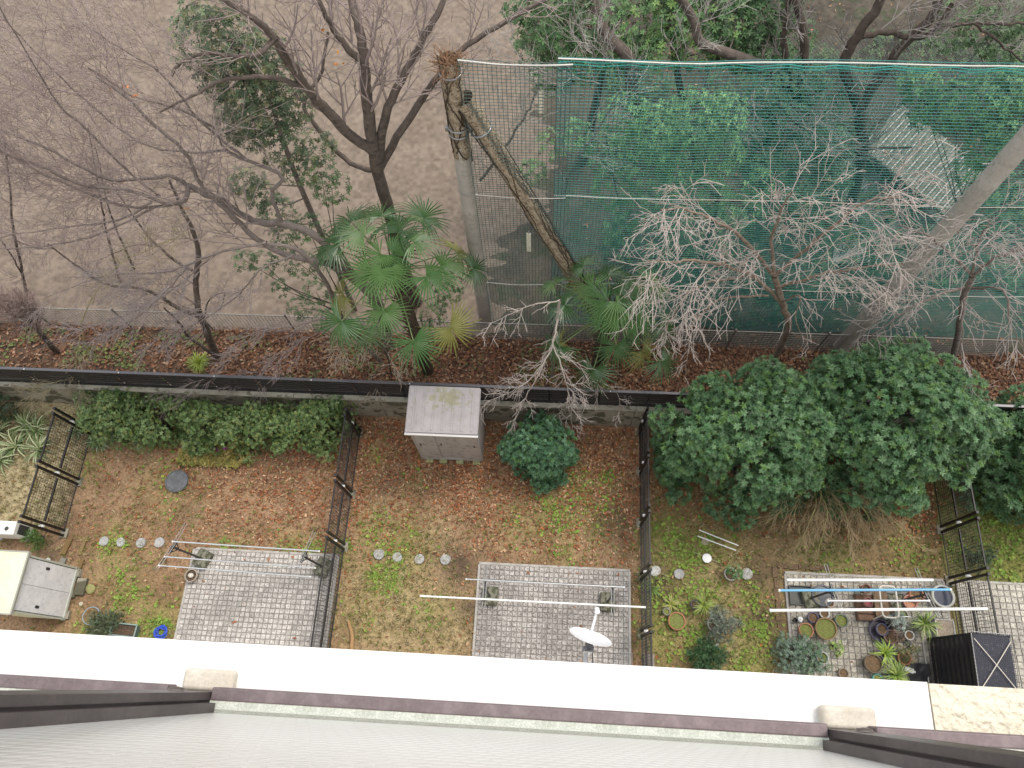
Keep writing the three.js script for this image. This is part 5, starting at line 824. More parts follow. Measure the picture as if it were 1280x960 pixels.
{ // low spreading tree: long limbs reaching left over the field and the strip
  const R = rng(461), up = { ...spread, bias: V(-.5, .6, -.1), kids: [2, 4, 4] };
  const t = tree('bare_tree', 'bare tree with long limbs reaching low over the field fence', [
    [[-3.75, 0, -7.15, -3.599,2.452,-7.1, -3.834,3.37,-7.05, -4.067,3.87,-7], .17, .13, 0, 1, 1],
    [[-4.067,3.87,-7, -4.45,4.067,-6.95, -4.805,4.315,-6.9, -5.133,4.783,-6.9, -5.284,5.344,-6.9, -5.419,5.903,-6.9, -5.497,6.323,-6.9, -5.403,7.007,-6.9, -5.604,7.657,-6.9, -5.698,8.057,-6.9, -5.919,8.454,-6.9], .085, .018, 18, 1.35, 3, up],
    [[-3.834,3.37,-7.05, -3.924,3.935,-7.05, -4.293,4.546,-7.2, -4.729,4.842,-7.2, -5.074,4.827,-7.2, -5.336,5.121,-7.15, -5.453,5.565,-7.1, -5.703,5.768,-7.1, -5.878,5.968,-7.1], .1, .06, 5, .8, 2, up],
    [[-5.878,5.968,-7.1, -6.03,6.202,-7.1, -6.333,6.216,-7.05, -6.962,6.198,-7, -7.294,6.514,-7, -7.633,6.991,-7, -8.018,7.317,-7, -8.37,7.797,-7], .05, .018, 18, 1.35, 3, up],
    [[-5.878,5.968,-7.1, -5.901,5.904,-6.9, -6.109,5.886,-6.8, -6.644,6.213,-6.8, -7.282,6.308,-6.8, -7.729,6.748,-6.8, -8.134,7.057,-6.8, -8.553,7.465,-6.8], .055, .02, 18, 1.35, 3, up],
    [[-6.104,5.749,-6.9, -6.828,5.84,-6.75, -7.324,6.32,-6.7, -7.7,6.746,-6.7, -7.99,7.216,-6.7, -8.247,7.667,-6.7], .035, .012, 16, 1.25, 3, up],
    [[-6.411,5.936,-6.8, -7.011,5.697,-6.6, -7.672,5.657,-6.5, -8.625,5.43,-6.5, -9.656,5.143,-6.5], .025, .01, 12, .7, 2, up],
    [[-6.408,5.81,-6.8, -6.989,5.688,-6.5, -7.973,5.331,-6.4, -8.819,5.25,-6.3, -9.574,5.163,-6.3], .025, .01, 12, .7, 2, up],
    [[-4.729,4.842,-7.2, -4.679,5.584,-7.3, -4.44,5.835,-7.4, -4.94,6.108,-7.5, -5.265,6.224,-7.6, -5.231,6.715,-7.6, -5.698,7.157,-7.6, -6.166,7.352,-7.6, -6.551,7.883,-7.6], .05, .014, 16, 1.3, 3, up],
    [[-6.297,5.951,-6.9, -6.415,6.21,-6.9, -6.526,7.524,-6.8, -6.631,8.04,-6.8, -6.541,8.684,-6.8, -6.388,9.553,-6.8], .03, .01, 16, 1.0, 3, up],
    [[-4.94,6.108,-7.5, -5.53,6.673,-7.8, -5.844,7.429,-8, -6.29,7.764,-8.1, -6.837,8.124,-8.3], .035, .01, 13, 1.35, 3, up],
    [[-5.265,6.224,-7.6, -5.989,5.923,-7.8, -6.797,5.972,-7.9, -7.35,6.919,-8, -7.605,7.74,-8.1, -7.795,8.197,-8.2], .035, .01, 13, 1.35, 3, up],
  ], R, up, { group: 'bare trees', barkM: barkGrey });
  // pale boughs drooping towards the gardens
  const dn = { ...spread, bias: V(-.35, .1, .55), pull: .5, kids: [4, 5], ang: .6, t0: .2, start: .25 };
  const R2 = rng(463); tree('drooping_tree', 'pale lilac boughs drooping over the field fence and hedge', [
    [[-3.9, 0, -6.75, -4.227,2.198,-6.7, -4.174,3.884,-6.65, -4.352,4.964,-6.6, -4.72,5.316,-6.5], .07, .04, 0, 1, 1],
    [[-4.72,5.316,-6.5, -5.563,5.25,-6.3, -6.407,4.865,-6.2, -6.835,4.877,-6.1, -7.479,4.872,-6.05, -9.102,4.081,-6], .034, .008, 20, .75, 2, dn],
    [[-4.398,4.812,-6.6, -4.965,4.781,-6.3, -5.415,4.367,-6.1, -6.434,3.559,-5.9, -7.052,3.284,-5.8, -7.612,2.999,-5.75], .026, .007, 18, .7, 2, dn],
    [[-6.155,4.925,-6.25, -6.863,4.283,-6, -7.853,3.456,-5.85, -9.128,2.622,-5.7], .02, .006, 14, .65, 2, dn],
    [[-5.559,5.226,-6.3, -7.192,3.968,-6, -8.184,3.465,-5.9, -9.429,2.894,-5.8], .016, .005, 12, .6, 2, dn],
    [[-4.227,2.198,-6.7, -4.303,2.683,-6.5, -4.991,2.878,-6.2, -5.541,2.996,-6, -6.269,2.336,-5.7, -7.132,1.62,-5.5, -8.392,0.727,-5.2], .022, .005, 18, .6, 2, dn],
    [[-4.524,2.212,-6.5, -5.104,2.253,-6.1, -5.908,1.664,-5.8, -6.546,1.216,-5.6], .016, .005, 12, .5, 2, dn],
  ], R2, dn, { group: 'bare trees', barkM: barkGrey, twigM: M([.33, .275, .265], .9) });
}
{ // pruned stems with greenish bark at the left end of the strip
  const R = rng(467), dn = { ...spread, bias: V(-.2, .2, .5), kids: [4, 5], ang: .6, shrink: .6 };
  tree('greenish_tree', 'small tree with yellow green stems leaning over the black fence', [
    [[...gp(-10.74,-6.745), -9.971,1.438,-6.3, -9.296,2.722,-6.1], .024, .016, 0, 1, 1],
    [[-9.362,2.611,-6.1, -9.796,1.869,-5.9, -10.094,1.401,-5.6, -10.643,1.298,-5.4, -11.151,1.176,-5.3], .014, .005, 12, .5, 2, dn],
    [[-9.564,2.27,-6.1, -9.873,1.72,-5.8, -10.118,1.107,-5.5, -9.912,0.95,-5.2], .012, .005, 10, .45, 2, dn],
    [[-9.232,2.831,-6.1, -8.263,4.014,-6.1, -7.284,4.995,-6.2, -6.572,5.366,-6.3, -5.745,5.864,-6.3], .016, .005, 14, .5, 2, { bias: V(.2, .6, 0) }],
  ], R, dn, { group: 'bare trees', barkM: M([.3, .27, .13], .9), twigM: M([.36, .31, .2], .9) });
  tree('leaning_tree', 'small dark bare tree leaning over the wire mesh fence', [
    [[-7.75, 0, -6.7, -7.585,1.186,-6.9, -7.506,1.75,-7, -7.303,2.522,-7.3, -6.967,3.28,-7.5, -6.861,3.942,-7.7, -6.888,4.306,-7.8, -6.893,4.908,-8], .12, .03, 10, .8, 2],
    [[-7.546,1.452,-7, -7.739,2.03,-6.9, -7.942,2.531,-6.9, -8.185,2.906,-6.9, -8.839,3.024,-6.9, -9.122,3.474,-7, -9.236,4.273,-7], .07, .018, 14, .8, 2],
    [[-7.214,2.738,-7.4, -7.567,2.922,-7.5, -7.767,3.34,-7.6, -7.896,3.517,-7.7, -7.953,3.982,-7.8, -8.036,4.752,-8], .05, .015, 12, .8, 2],
    [[-7.767,3.34,-7.6, -8.309,3.215,-7.7, -9.014,2.826,-7.7, -9.759,2.415,-7.7], .02, .008, 8, .6, 2],
    [[-7.561,1.376,-7, -7.044,2.308,-7, -6.691,2.485,-7.1, -7.04,1.783,-7], .025, .01, 5, .5, 2],
    [[-7.78, .1, -6.72, -8.044,0.956,-6.8, -7.972,1.547,-6.8, -7.86,2.465,-6.7], .06, .02, 6, .6, 2],
  ], R, { ...spread, kids: [4, 5] }, { group: 'bare trees' });
  tree('field_tree', 'thin bare tree in the field at the left end of the wire fence', [
    [[...gp(-12.441,-7.313), -12.891,0.104,-8.4, -12.326,1.097,-8.4, -11.641,2.405,-8.5, -10.995,3.499,-8.6, -10.172,4.925,-8.7], .06, .02, 14, .9, 2],
    [[-12.637,0.575,-8.4, -12.278,1.477,-8.4, -12.101,2.134,-8.4, -12.028,2.74,-8.4], .03, .012, 8, .7, 2], [[-11.904,1.992,-8.5, -11.473,1.849,-8.4, -10.961,2.03,-8.3], .025, .01, 6, .6, 2],
  ], R, { ...spread, kids: [4, 5] }, { group: 'bare trees' });
  tree('stump_tree', 'short leaning dark trunk with a brush of fine reddish twigs', [
    [[...gp(-11.627,-6.711), -11.411,0.939,-6.7, -11.343,1.567,-6.8, -11.291,2.037,-6.9], .1, .05, 14, .7, 3, { bias: V(-.3, .8, -.1), t0: .5 }],
  ], R, { ...spread, kids: [5, 6, 5] }, { group: 'bare trees', twigM: M([.26, .19, .17], .9) });
  for (const [k, l] of [[0, 'slender bare tree standing out in the field beyond the drooping boughs'], [1, 'second slender bare tree in the field, farther from the wire fence']]) tree('slender_tree', l, [
    k ? [[...gp(-10.618,-8.652), -10.61,0.84,-9.3, -10.182,1.93,-9.4, -9.789,2.863,-9.5, -9.258,4.237,-9.7], .045, .014, 14, .8, 2] : [[...gp(-9.89,-8.321), -10.381,-0.113,-9, -9.992,1.26,-9, -9.803,2.069,-9.1, -9.492,2.997,-9.2, -9.105,4.132,-9.4], .05, .014, 14, .8, 2]], R, { ...spread, kids: [4, 5] }, { group: 'bare trees' });
}
const pale = { wob: .16, bias: V(0, -.12, .45), pull: .5, kids: [1, 3, 4], ang: .7, shrink: .66, rmin: .0058, t0: .12, start: .15, knot: .02, seg: 5 };
{ // pale twigged trees on the right, in front of the net
  const R = rng(471);
  tree('pale_twig_tree', 'bare tree with dense pale pinkish twigs behind the large evergreen bush', [
    [[4.9, 0, -6.9, 4.669,2.204,-6.85, 4.239,3.258,-6.8, 3.808,4.239,-6.8], .1, .07, 2, 0.64, 2],
    [[4.239,3.258,-6.8, 3.331,4.549,-6.6, 2.638,5.218,-6.4, 2.115,5.608,-6.2, 1.731,5.703,-6.1, 1.424,5.893,-6], .055, .012, 14, 0.95, 3],
    [[3.808,4.239,-6.8, 3.017,5.312,-6.8, 2.364,5.974,-6.7, 1.871,6.357,-6.6, 1.501,6.481,-6.5], .05, .012, 14, 0.95, 3],
    [[3.808,4.239,-6.8, 3.503,5.184,-6.9, 3.405,5.942,-6.9, 3.431,6.435,-6.9], .05, .014, 11, 0.89, 3],
    [[3.808,4.239,-6.8, 4.142,4.982,-6.9, 4.362,5.777,-6.9, 4.633,6.292,-6.9, 5.043,6.404,-6.9], .05, .012, 14, 0.95, 3],
    [[3.982,3.834,-6.8, 4.368,4.61,-6.6, 4.836,5.055,-6.5, 5.432,5.372,-6.4], .045, .012, 11, 0.89, 3],
    [[3.897,3.538,-6.8, 2.9,4.051,-6.4, 2.515,3.848,-6.1, 2.493,3.16,-5.8, 2.602,2.121,-5.6], .03, .007, 10, 0.71, 2],
    [[3.2,4.541,-6.6, 2.478,4.749,-6.3, 2.13,4.808,-6, 1.974,4.391,-5.8, 1.844,3.819,-5.7], .03, .007, 10, 0.71, 3],
    [[4.196,3.255,-6.8, 4.26,4.1,-6.5, 4.336,3.591,-6.3, 4.891,2.712,-6.1], .025, .007, 6, 0.64, 2],
  ], R, pale, { group: 'pale twigged trees', twigM: twigPale, barkM: MT(mottle(443, [.16, .115, .085], [.27, .21, .165], .5, { grain: .5, cells: 8 }), .95) });
  tree('pale_twig_tree', 'bare tree with pale grey arching twigs beside the concrete net pole', [
    [[8.9, 0, -6.9, 7.635,2.859,-6.8, 7.139,3.926,-6.7, 6.821,4.753,-6.6], .09, .06, 2, 0.64, 2],
    [[7.064,4.2,-6.7, 6.48,4.243,-6.5, 6.025,4.012,-6.3, 5.688,3.458,-6.1], .04, .01, 10, 0.77, 3], [[6.821,4.753,-6.6, 6.077,5.392,-6.7, 5.519,5.805,-6.7, 5.157,5.852,-6.8], .04, .01, 10, 0.83, 3],
    [[6.821,4.753,-6.6, 6.818,5.518,-6.5, 7.039,5.908,-6.4, 7.13,6.275,-6.3], .04, .01, 10, 0.83, 3], [[7.064,4.2,-6.7, 7.138,4.954,-6.2, 7.376,4.586,-5.9, 8,3.84,-5.7], .035, .008, 10, 0.71, 2],
    [[7.139,3.926,-6.7, 6.88,4.26,-6.2, 6.978,3.862,-5.8, 7.398,3.028,-5.5, 7.973,2.406,-5.3], .022, .006, 9, 0.64, 2], [[6.821,4.753,-6.6, 6.396,5.783,-6.6, 6.237,6.39,-6.6], .035, .01, 9, 0.77, 3],
  ], R, pale, { group: 'pale twigged trees', twigM: twigGrey, barkM: barkGrey });
  const dn = { ...pale, bias: V(-.1, -.1, .5), kids: [4, 4] };
  tree('overhanging_shrub', 'pale bare shrub whose branches reach over the black fence beside the shed', [
    [[.05, 0, -6.5, 0.022,1.653,-6.4, 0.074,3.318,-6.2, 0.12,4.414,-6.1], .04, .03, 4, .4, 2],
    [[0.095,3.636,-6.2, 0.014,3.298,-5.8, -0.233,2.723,-5.4, -0.57,1.772,-5.1, -0.945,0.032,-4.8, -1.156,-1.582,-4.6], .026, .006, 12, .5, 2, dn], [[0.014,3.298,-5.8, 0.254,2.958,-5.4, 0.397,2.058,-5.2, 0.511,1.016,-4.9], .02, .006, 10, .45, 2, dn], [[-0.119,3.063,-5.5, -0.486,2.546,-5.3, -0.956,2.128,-5.2, -1.436,1.901,-5.1], .018, .005, 9, .45, 2, dn], [[0.169,2.964,-5.8, 0.73,2.342,-5.6, 1.317,1.82,-5.5, 1.502,0.777,-5.2], .018, .005, 8, .4, 2, dn],
    [[0.12,4.414,-6.1, -0.283,4.43,-6, -0.691,4.244,-5.9, -1.111,4.017,-5.8], .016, .005, 8, .4, 2],
  ], R, pale, { group: 'pale twigged trees', twigM: M([.46, .4, .36], .9), barkM: M([.4, .35, .31], .9) });
  tree('low_twig_shrub', 'low tangle of fawn twigs below the taller palm', [
    [[-3.6, 0, -6.4, -3.443,1.578,-6.3, -3.473,2.359,-6.2], .03, .02, 8, .5, 2], [[-3.429,2.178,-6.2, -3.8,2.569,-6, -4.239,2.593,-5.8], .016, .005, 12, .5, 3], [[-3.429,2.178,-6.2, -3.168,2.085,-5.9, -3.572,1.51,-5.6, -3.892,1.078,-5.4], .016, .005, 10, .5, 2], [[-3.429,2.178,-6.2, -2.953,2.455,-6, -2.632,2.355,-5.8], .016, .005, 9, .45, 2],
  ], R, pale, { group: 'pale twigged trees', twigM: M([.38, .31, .24], .9) });
}
// ---------- evergreen trees ----------
function leafTree(name, label, base, limbs, clumps, { seed, pal, size = .085, per = 70, geo = sprigGeo, group, barkM = bark, rough = .5, up = .45 }) {
  const t = thing(name, label, 'tree', group), R = rng(seed), T = new Twigs();
  for (const [flat, r0, r1] of limbs) { const P = []; for (let k = 0; k < flat.length; k += 3) P.push(V(flat[k], flat[k + 1], flat[k + 2])); T.line(curve(P, P.length * 5), r0, r1, 8); }
  const spine = limbs.flatMap(([flat]) => { const P = []; for (let k = 0; k < flat.length; k += 3) P.push(V(flat[k], flat[k + 1], flat[k + 2])); return curve(P, P.length * 8); });
  for (const c of clumps) { // each clump hangs on a branch from the nearest lower point of the trunk
    const e = V(c[0], c[1], c[2]); let s = null, best = 1e9; for (const q of spine) { const d = q.distanceTo(e) + (q.y > e.y - .15 ? 2 : 0); if (d < best) { best = d; s = q; } } if (!s || best > 2.5) s = V(...base(c));
    T.line(curve([s, s.clone().lerp(e, .5).add(V((R() - .5) * .25, -.08, (R() - .5) * .25)), e], 7), .016, .005, 5);
  }
  mesh('trunk', T.geo(), barkM, t); leafMesh('crown', geo, leafM(rough), foliage(clumps, per, size, R, up), pal, t, R); return t;
}
{
  const near = (x, z, f = .6) => c => [x + (c[0] - x) * .2, c[1] * f, z + (c[2] - z) * .2];
  const iv = [[.06, .095, .045], [.08, .125, .06], [.045, .075, .035], [.12, .17, .08], [.16, .17, .07]];
  leafTree('ivy_tree', 'slim evergreen tree with sparse dull green leaves before the tan field', near(-4.9, -8.2), [[[-4.7, 0, -8.1, -4.628,3.983,-8.1, -4.594,5.085,-8.1, -4.523,5.999,-8.1, -4.394,7.151,-8, -4.59,7.889,-8, -4.687,8.418,-8], .06, .02]],
    [[-4.624,8.568,-8, 0.38], [-4.933,8.02,-8, 0.46], [-4.525,8.147,-7.9, 0.42], [-4.556,7.629,-7.9, 0.50], [-4.241,7.754,-8, 0.40], [-4.874,7.473,-7.9, 0.38], [-4.185,7.234,-8, 0.44], [-4.646,7.008,-7.9, 0.50], [-4.501,6.479,-8, 0.44], [-5.019,6.465,-8, 0.38], [-4.149,6.639,-8.1, 0.34], [-4.646,5.705,-8.1, 0.38], [-4.93,6.288,-8, 0.36], [-4.46,5.197,-8.1, 0.34], [-5.473,4.894,-8, 0.34], [-5.394,4.505,-8, 0.30], [-5.259,4.021,-8, 0.34], [-4.079,5.603,-8.2, 0.32]],
    { seed: 481, pal: iv, size: .07, per: 120, barkM: barkGrey });
  leafTree('evergreen_tree', 'bushy bright green evergreen under the spreading limbs beside the palm', near(-4.6, -7.6, .4), [],
    [[-5.02,3.834,-7.6, .34], [-4.555,4.118,-7.6, .3], [-3.989,4.792,-8, .34], [-4.084,5.229,-8, .3], [-4.959,3.169,-7.4, .3], [-5.691,3.128,-7.4, .28], [-6.044,3.256,-7.4, .22], [-4.82,2.426,-7.2, .3], [-5.296,1.894,-7.1, .28], [-4.857,1.571,-7, .26], [-5.527,2.545,-7.2, .2], [-2.066,2.777,-7.1, .3], [-2.489,1.922,-7, .28], [-1.763,3.529,-7.2, .24]],
    { seed: 482, pal: [[.07, .13, .045], [.09, .165, .055], [.055, .1, .04]], size: .065, per: 100 });
  const br = [[.06, .14, .045], [.08, .175, .055], [.11, .215, .07], [.045, .10, .035]];
  leafTree('evergreen_tree', 'light green evergreen tree directly behind the green net', near(3.4, -9.2, .5), [[[3.4, 0, -9.4, 3.35, 1.5, -9.3, 3.2, 3.2, -9.2], .12, .05]],
    [[2.323,5.442,-9.1, .55], [1.76,5.13,-9.1, .5], [2.77,5.549,-9.1, .42], [1.118,5.285,-9.3, .42], [0.912,4.46,-9.2, .42], [2.874,4.764,-9, .42], [2.229,4.415,-9, .5], [1.681,4.169,-9, .45], [1.059,3.667,-9, .4], [1.514,3.047,-8.9, .4], [2.28,3.213,-8.9, .42], [2.872,3.747,-8.9, .4], [3.543,3.416,-8.7, .4], [1.251,2.481,-8.8, .34], [3.814,3.894,-9, .3], [-0.125,4.527,-9.3, .3], [-0.496,3.838,-9.2, .28], [0.307,4.755,-9.3, .3]],
    { seed: 483, pal: [[.09, .19, .06], [.12, .24, .08], [.15, .28, .10], [.06, .13, .045]], size: .085, per: 85 });
  // woodland behind: evergreen masses above the net's top edge
  const wood = (label, seed, x, z, list, pal, trunks = []) => leafTree('woodland_tree', label, near(x, z, .4), trunks, list, { seed, pal, size: .1, per: 72, group: 'woodland trees behind the net' });
  wood('dense leafy evergreen above the top of the net, next to the open field', 492, .6, -12.6, [[-0.23,4.625,-12.4, .7], [0.27,4.227,-12.2, .6], [-0.552,3.925,-12.4, .5], [0.558,4.73,-12.4, .7], [-0.091,5.27,-12.5, .7], [0.454,3.906,-12, .5], [0.919,4.224,-12, .45], [-0.199,3.572,-12, .5], [-0.88,4.631,-12.6, .35]], br, [[[.6, 0, -12.6, .8, 2, -12.5, .9, 3.5, -12.4], .15, .06]]);
  wood('leafy evergreen with brown stems above the net, in the middle of the wood', 493, 3.2, -12.4, [[1.534,4.46,-12.4, .6], [2.106,4.845,-12.4, .6], [1.956,4.242,-12, .5], [1.422,4.029,-12, .45], [2.669,4.255,-12, .5], [2.426,4.746,-12.2, .5], [3.021,4.847,-12.2, .6], [2.126,5.213,-12.6, .6], [3.197,4.364,-12, .45]], [...br, [.16, .27, .07]], [[[1.486,3.454,-11.5, 1.301,4.37,-11.6, 0.878,4.703,-11.8, 0.616,5.079,-12, 0.53,5.61,-12.3], .14, .1], [[3.6, 0, -12, 2.304,4.032,-11.8, 2.098,4.825,-12, 2.132,5.541,-12.2], .08, .05]]);
  wood('dark evergreen with a bowed brown trunk above the net', 494, 5.0, -12.2, [[3.524,4.668,-12.2, .6], [3.938,4.865,-12.3, .6], [3.924,4.278,-12, .5], [4.489,4.305,-12.3, .5], [3.199,5.134,-12.5, .6], [4.047,5.317,-12.5, .6], [3.514,4.3,-11.8, .4]], [[.05, .115, .035], [.065, .14, .045], [.04, .085, .03]], [[[4.841,3.63,-11.2, 4.227,4.358,-11.2, 3.607,4.683,-11.2, 3.027,4.921,-11.2, 2.535,5.153,-11.2, 2.372,5.489,-11.3, 2.034,5.954,-11.4, 1.685,6.42,-11.5], .12, .07]]);
  wood('thin green tree at the far right corner above the net', 495, 11, -12.5, [[8.337,4.283,-12.5, .45], [8.655,4.666,-12.5, .5], [8.796,4.083,-12.3, .4], [7.774,4.578,-12.8, .4], [9.186,3.974,-12, .45], [7.728,3.985,-12.6, .3]], [[.07, .13, .05], [.1, .17, .07]], []);
  wood('low green undergrowth bush right of the slatted shelter', 496, 9.2, -10, [[7.604,5.176,-10, .5], [7.949,4.839,-9.6, .5], [7.866,4.312,-9.6, .4], [7.38,4.55,-10.4, .5], [7.114,4.12,-10.6, .45], [7.774,3.879,-9.4, .35], [6.859,4.315,-11, .4], [8.145,4.963,-10.4, .45], [8.085,3.573,-9, .3]], br);
  wood('dark green bush behind the pale twigs, shade put into its leaf colour', 497, 4.6, -9, [[4.703,3.435,-9, .5], [4.228,2.903,-8.8, .45], [5.307,2.952,-8.8, .4], [4.05,2.333,-8.6, .4], [5.005,2.382,-8.6, .4], [6.82,1.864,-8.6, .4], [3.21,1.665,-8.6, .35], [5.051,4.333,-9.6, .4], [4.545,4.096,-9.6, .4], [4.087,3.616,-9.6, .5], [4.246,4.27,-10.2, .5], [4.88,4.274,-10.6, .5], [3.924,4.458,-10.6, .5], [5.268,3.671,-9.4, .4], [3.709,4.038,-10.2, .45], [4.554,4.466,-11, .45]], [[.03, .075, .035], [.04, .095, .045], [.05, .11, .04]]);  // dark clumps added here; leaf colour stands in for canopy shade
  wood('low dark evergreen shrubs along the foot of the green net', 499, 4.5, -8.4, [[4.156,1.557,-8.4, .4], [4.792,1.081,-8.3, .35], [5.284,1.456,-8.4, .4], [5.971,1.156,-8.3, .35], [3.471,1.175,-8.3, .3], [6.582,1.365,-8.4, .35], [7.247,1.573,-8.4, .35], [7.987,1.613,-8.5, .4], [8.781,1.821,-8.5, .4], [9.473,1.706,-8.4, .4], [2.756,1.306,-8.4, .3], [5.251,0.363,-8.1, .3], [7.462,2.34,-8.9, .35], [8.702,2.686,-8.9, .35], [8.215,2.236,-8.8, .3], [2.729,0.388,-8.2, .25]], [[.035, .08, .035], [.05, .105, .045], [.065, .13, .05]]);
  // dark bare limbs of a big tree behind the net
  const R = rng(498), dk = { ...pale, bias: V(.1, .7, 0), kids: [4, 4], rmin: .005 };
  tree('dark_limbed_tree', 'dark limbed bare tree behind the net at the slatted shelter', [
    [[7.1, 0, -10.9, 6.333,2.83,-10.7, 5.704,4.187,-10.7, 5.131,5.064,-10.8, 5.184,5.685,-10.9, 5.308,6.174,-11, 5.208,6.692,-11.2], .17, .1, 5, .8, 2], [[5.258,5.601,-10.9, 5.659,5.693,-10.9, 6.204,5.657,-10.8, 6.368,5.879,-10.8, 6.451,6.275,-10.9], .08, .05, 8, .8, 2], [[6.376,5.862,-10.8, 6.836,6.001,-10.8, 7.505,5.979,-10.8, 7.974,6.067,-10.8], .05, .025, 8, .8, 2], [[6.901,6.002,-10.8, 7.537,5.652,-10.7, 8.302,5.232,-10.6], .035, .02, 6, .7, 2],
    [[5.787,3.976,-10.7, 5.971,4.793,-10.9, 6.099,5.347,-11, 6.414,5.773,-11.2, 6.418,6.244,-11.4], .14, .09, 5, .8, 2], [[4.686,4.056,-11, 4.521,4.854,-11.2, 4.237,5.566,-11.4, 3.961,6.053,-11.6], .12, .09, 5, .8, 2], [[4.409,4.26,-11.2, 4.116,5.032,-11.4, 3.992,5.728,-11.6, 3.932,6.205,-11.8], .09, .06, 5, .8, 2],
    [[6.273,2.948,-10.6, 5.417,3.497,-10.2, 4.697,3.736,-10], .07, .05, 4, .5, 2], [[5.417,3.497,-10.2, 6.062,3.756,-10, 6.719,3.941,-9.9], .05, .03, 3, .5, 2],
    [[4.554,4.466,-11, 3.89,4.472,-10.2, 4.352,4.296,-9.8, 5.062,4.243,-9.4], .02, .008, 10, .8, 2], [[5.421,4.488,-10.8, 4.604,4.909,-10, 4.48,4.741,-9.6, 5.227,4.575,-9.4], .018, .007, 10, .8, 2], [[3.598,5.052,-10.4, 3.264,5.09,-9.8, 2.565,4.937,-9.2], .015, .006, 10, .7, 2],
  ], R, dk, { group: 'bare trees', barkM: MT(mottle(445, [.055, .04, .032], [.10, .075, .06], .6, { grain: .5 }), .95), twigM: M([.26, .23, .21], .9) });
  tree('grey_stem_shrub', 'thin bare shrub of pale stems standing at the top edge of the net', [
    [[1.9, 0, -9.6, 0.579,6.027,-9.2, 0.453,6.944,-9.1, 0.188,7.383,-9.1, 0.112,7.795,-9.1], .025, .01, 10, .7, 2], [[1.373,5.471,-9.4, 0.937,6.378,-9.2, 0.563,7.098,-9.1, 0.477,7.458,-9.1], .02, .008, 8, .6, 2], [[1.928,6.199,-9.4, 1.921,6.783,-9.3, 2.084,7.306,-9.3, 2.127,7.652,-9.3], .02, .008, 8, .6, 2], [[0.064,3.791,-8.6, 0.313,4.953,-8.6, 0.618,5.555,-8.7, 0.938,6.363,-8.8], .045, .02, 6, .8, 2], [[-1.359,4.855,-8.2, -0.987,5.381,-8.3, -0.776,5.763,-8.4, -0.51,6.212,-8.5, -0.385,6.54,-8.6], .04, .02, 6, .7, 2], [[0.61,6.524,-8.8, -0.02,6.875,-8.6, -0.504,7.022,-8.6, -1.099,7.164,-8.6], .02, .008, 8, .7, 2],
  ], R, dk, { group: 'bare trees', twigM: M([.36, .33, .3], .9), barkM: MT(mottle(446, [.12, .1, .085], [.2, .17, .15], .5, { grain: .4 }), .95) });
}
{ // low plants under the net and in the strip
  const R = rng(501), L = [], L2 = [];
  for (let k = 0; k < 16000; k++) { const x = lerp(1.2, 15, R()), z = lerp(-17, -7.95, R()); if (R() < (fbm(x * .7, z * .7, 51, 3) - .36) * 4) L.push([V(x, .05 + .25 * R(), z), randUnit(R).multiplyScalar(.5).add(V(0, 1, 0)).normalize(), .08 + .07 * R()]); }
  tag(leafMesh('undergrowth', sprigGeo, leafM(.6), L, [[.045, .09, .03], [.06, .12, .04], [.035, .07, .03], [.09, .15, .05]], scene, R), 'low dark green plants on the woodland floor', 'undergrowth');
  for (let k = 0; k < 22000; k++) { const x = lerp(-14, 10, R()), z = lerp(-7.3, -5.7, R()), n = fbm(x * .9 + 3, z * 1.5, 53, 3); if (R() < (n - .5) * 3 * (x < -7.5 ? 1.6 : .8)) L2.push([V(x, .02 + .06 * R(), z), randUnit(R).multiplyScalar(.5).add(V(0, 1, 0)).normalize(), .02 + .03 * R()]); }
  tag(leafMesh('strip_weeds', cloverGeo, leafM(.6), L2, [[.09, .13, .045], [.13, .18, .05], [.16, .14, .06], [.2, .22, .06]], scene, R), 'dull green weeds in the strip behind the black fence', 'weeds');
}
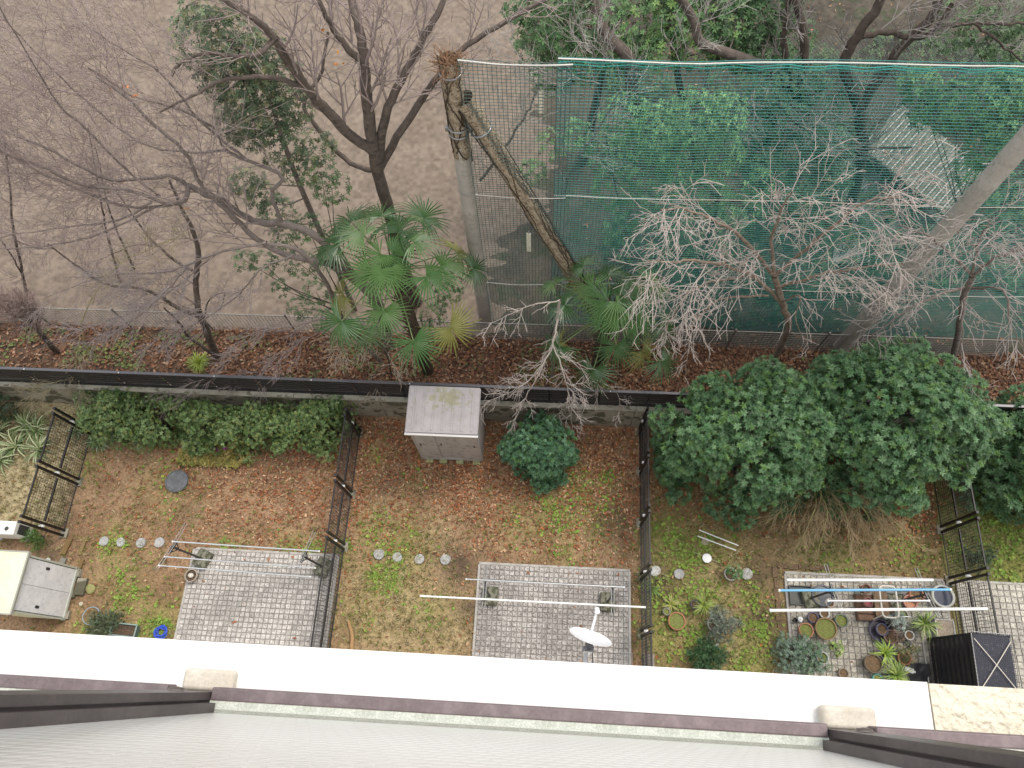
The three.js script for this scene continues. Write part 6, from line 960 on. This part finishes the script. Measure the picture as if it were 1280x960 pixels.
// ---------- slatted shelter behind the net ----------
{
  const o = thing('slatted_shelter', 'low shelter roof of thin pale slats behind the net', 'shelter', undefined, 0, 0, 0), slatM = MT(mottle(511, [.34, .33, .3], [.44, .43, .4], .5, { grain: .3 }), .8);
  const A = V(7.321,0.9,-12.522), B = V(8.961,0.9,-10.589), C2 = V(8.488,0.9,-13.836); const ex = B.clone().sub(A), ey = C2.clone().sub(A);
  const L = ex.length(), W = ey.length(), u = ex.clone().normalize(), v = ey.clone().normalize();
  mesh('roof_board', (() => { const g = new THREE.BufferGeometry(), p = [A, B, B.clone().add(ey), C2].map(q => q.clone().setY(.86)); g.setAttribute('position', new THREE.Float32BufferAttribute([p[0], p[1], p[2], p[0], p[2], p[3]].flatMap(q => [q.x, q.y, q.z]), 3)); g.computeVertexNormals(); g.setAttribute('uv', new THREE.Float32BufferAttribute(new Float32Array(12), 2)); return g; })(), MT(mottle(512, [.13, .125, .1], [.2, .19, .155], .6, { grain: .5, spots: [.09, .1, .06] }), .95), o);
  for (let k = 0; k <= 17; k++) { const a = A.clone().addScaledVector(u, L * k / 17), b = a.clone().addScaledVector(v, W * (.9 + .1 * Math.sin(k * 3))); mesh('slat', bar([a.x, .9, a.z], [b.x, .9, b.z], .018, 6), slatM, o); }
  for (const q of [A, B, B.clone().add(ey), C2]) mesh('post', bar([q.x, 0, q.z], [q.x, .88, q.z], .03, 8), slatM, o);
  const k0 = V(7.872,0,-12.967), k1 = V(9.239,0,-10.955), m = k0.clone().add(k1).multiplyScalar(.5); const c = mesh('concrete_kerb', rbox(k0.distanceTo(k1), .22, .2, .02), MT(mottle(513, [.30, .29, .27], [.38, .37, .345], .7, { grain: .3 }), .95)); c.position.set(m.x, .1, m.z); c.rotation.y = -Math.atan2(k1.z - k0.z, k1.x - k0.x); tag(c, 'diagonal concrete kerb along the slatted shelter', 'kerb');
  const sh = new THREE.Shape([[7.42,-13.031], [7.821,-13.041], [9.194,-10.907], [8.5,-9.801], [6.626,-9.738], [6.922,-11.589]].map(([x, z]) => new THREE.Vector2(x, -z))), g = new THREE.ExtrudeGeometry(sh, { depth: .06, bevelEnabled: false }); g.rotateX(-Math.PI / 2); struct('concrete_path', g, MT(mottle(514, [.27, .265, .25], [.34, .335, .315], 1.2, { grain: .3, spots: [.2, .195, .175] }), .95), 'grey concrete path beside the slatted shelter', 'path');
}
{ // wire fence at the far side of the wood
  const f = thing('chain_link_fence', 'grey chain link fence seen above the net at the far edge of the wood', 'fence', undefined, 0, 0, -14.2), T = new Twigs(), wm = M([.24, .26, .25], .6, { metalness: .3 });
  for (let k = -40; k < 110; k++) for (const s of [-1, 1]) { const x = 4 + k * .09; const a = V(x, 0, 0), b = V(x + s * 2.6, 2.6, 0); if (Math.max(a.x, b.x) > 14 || Math.min(a.x, b.x) < 3.5) continue; T.line([a, b], .006, .006, 3); }
  mesh('wire', T.geo(), wm, f, 'stuff'); for (let k = 0; k < 6; k++) mesh('post', bar([3.6 + k * 2, 0, 0], [3.6 + k * 2, 2.7, 0], .03, 8), wm, f);
}

scene.traverse(o => { if (o.isMesh) { o.castShadow = true; o.receiveShadow = true; } });
renderer.render(scene, camera);
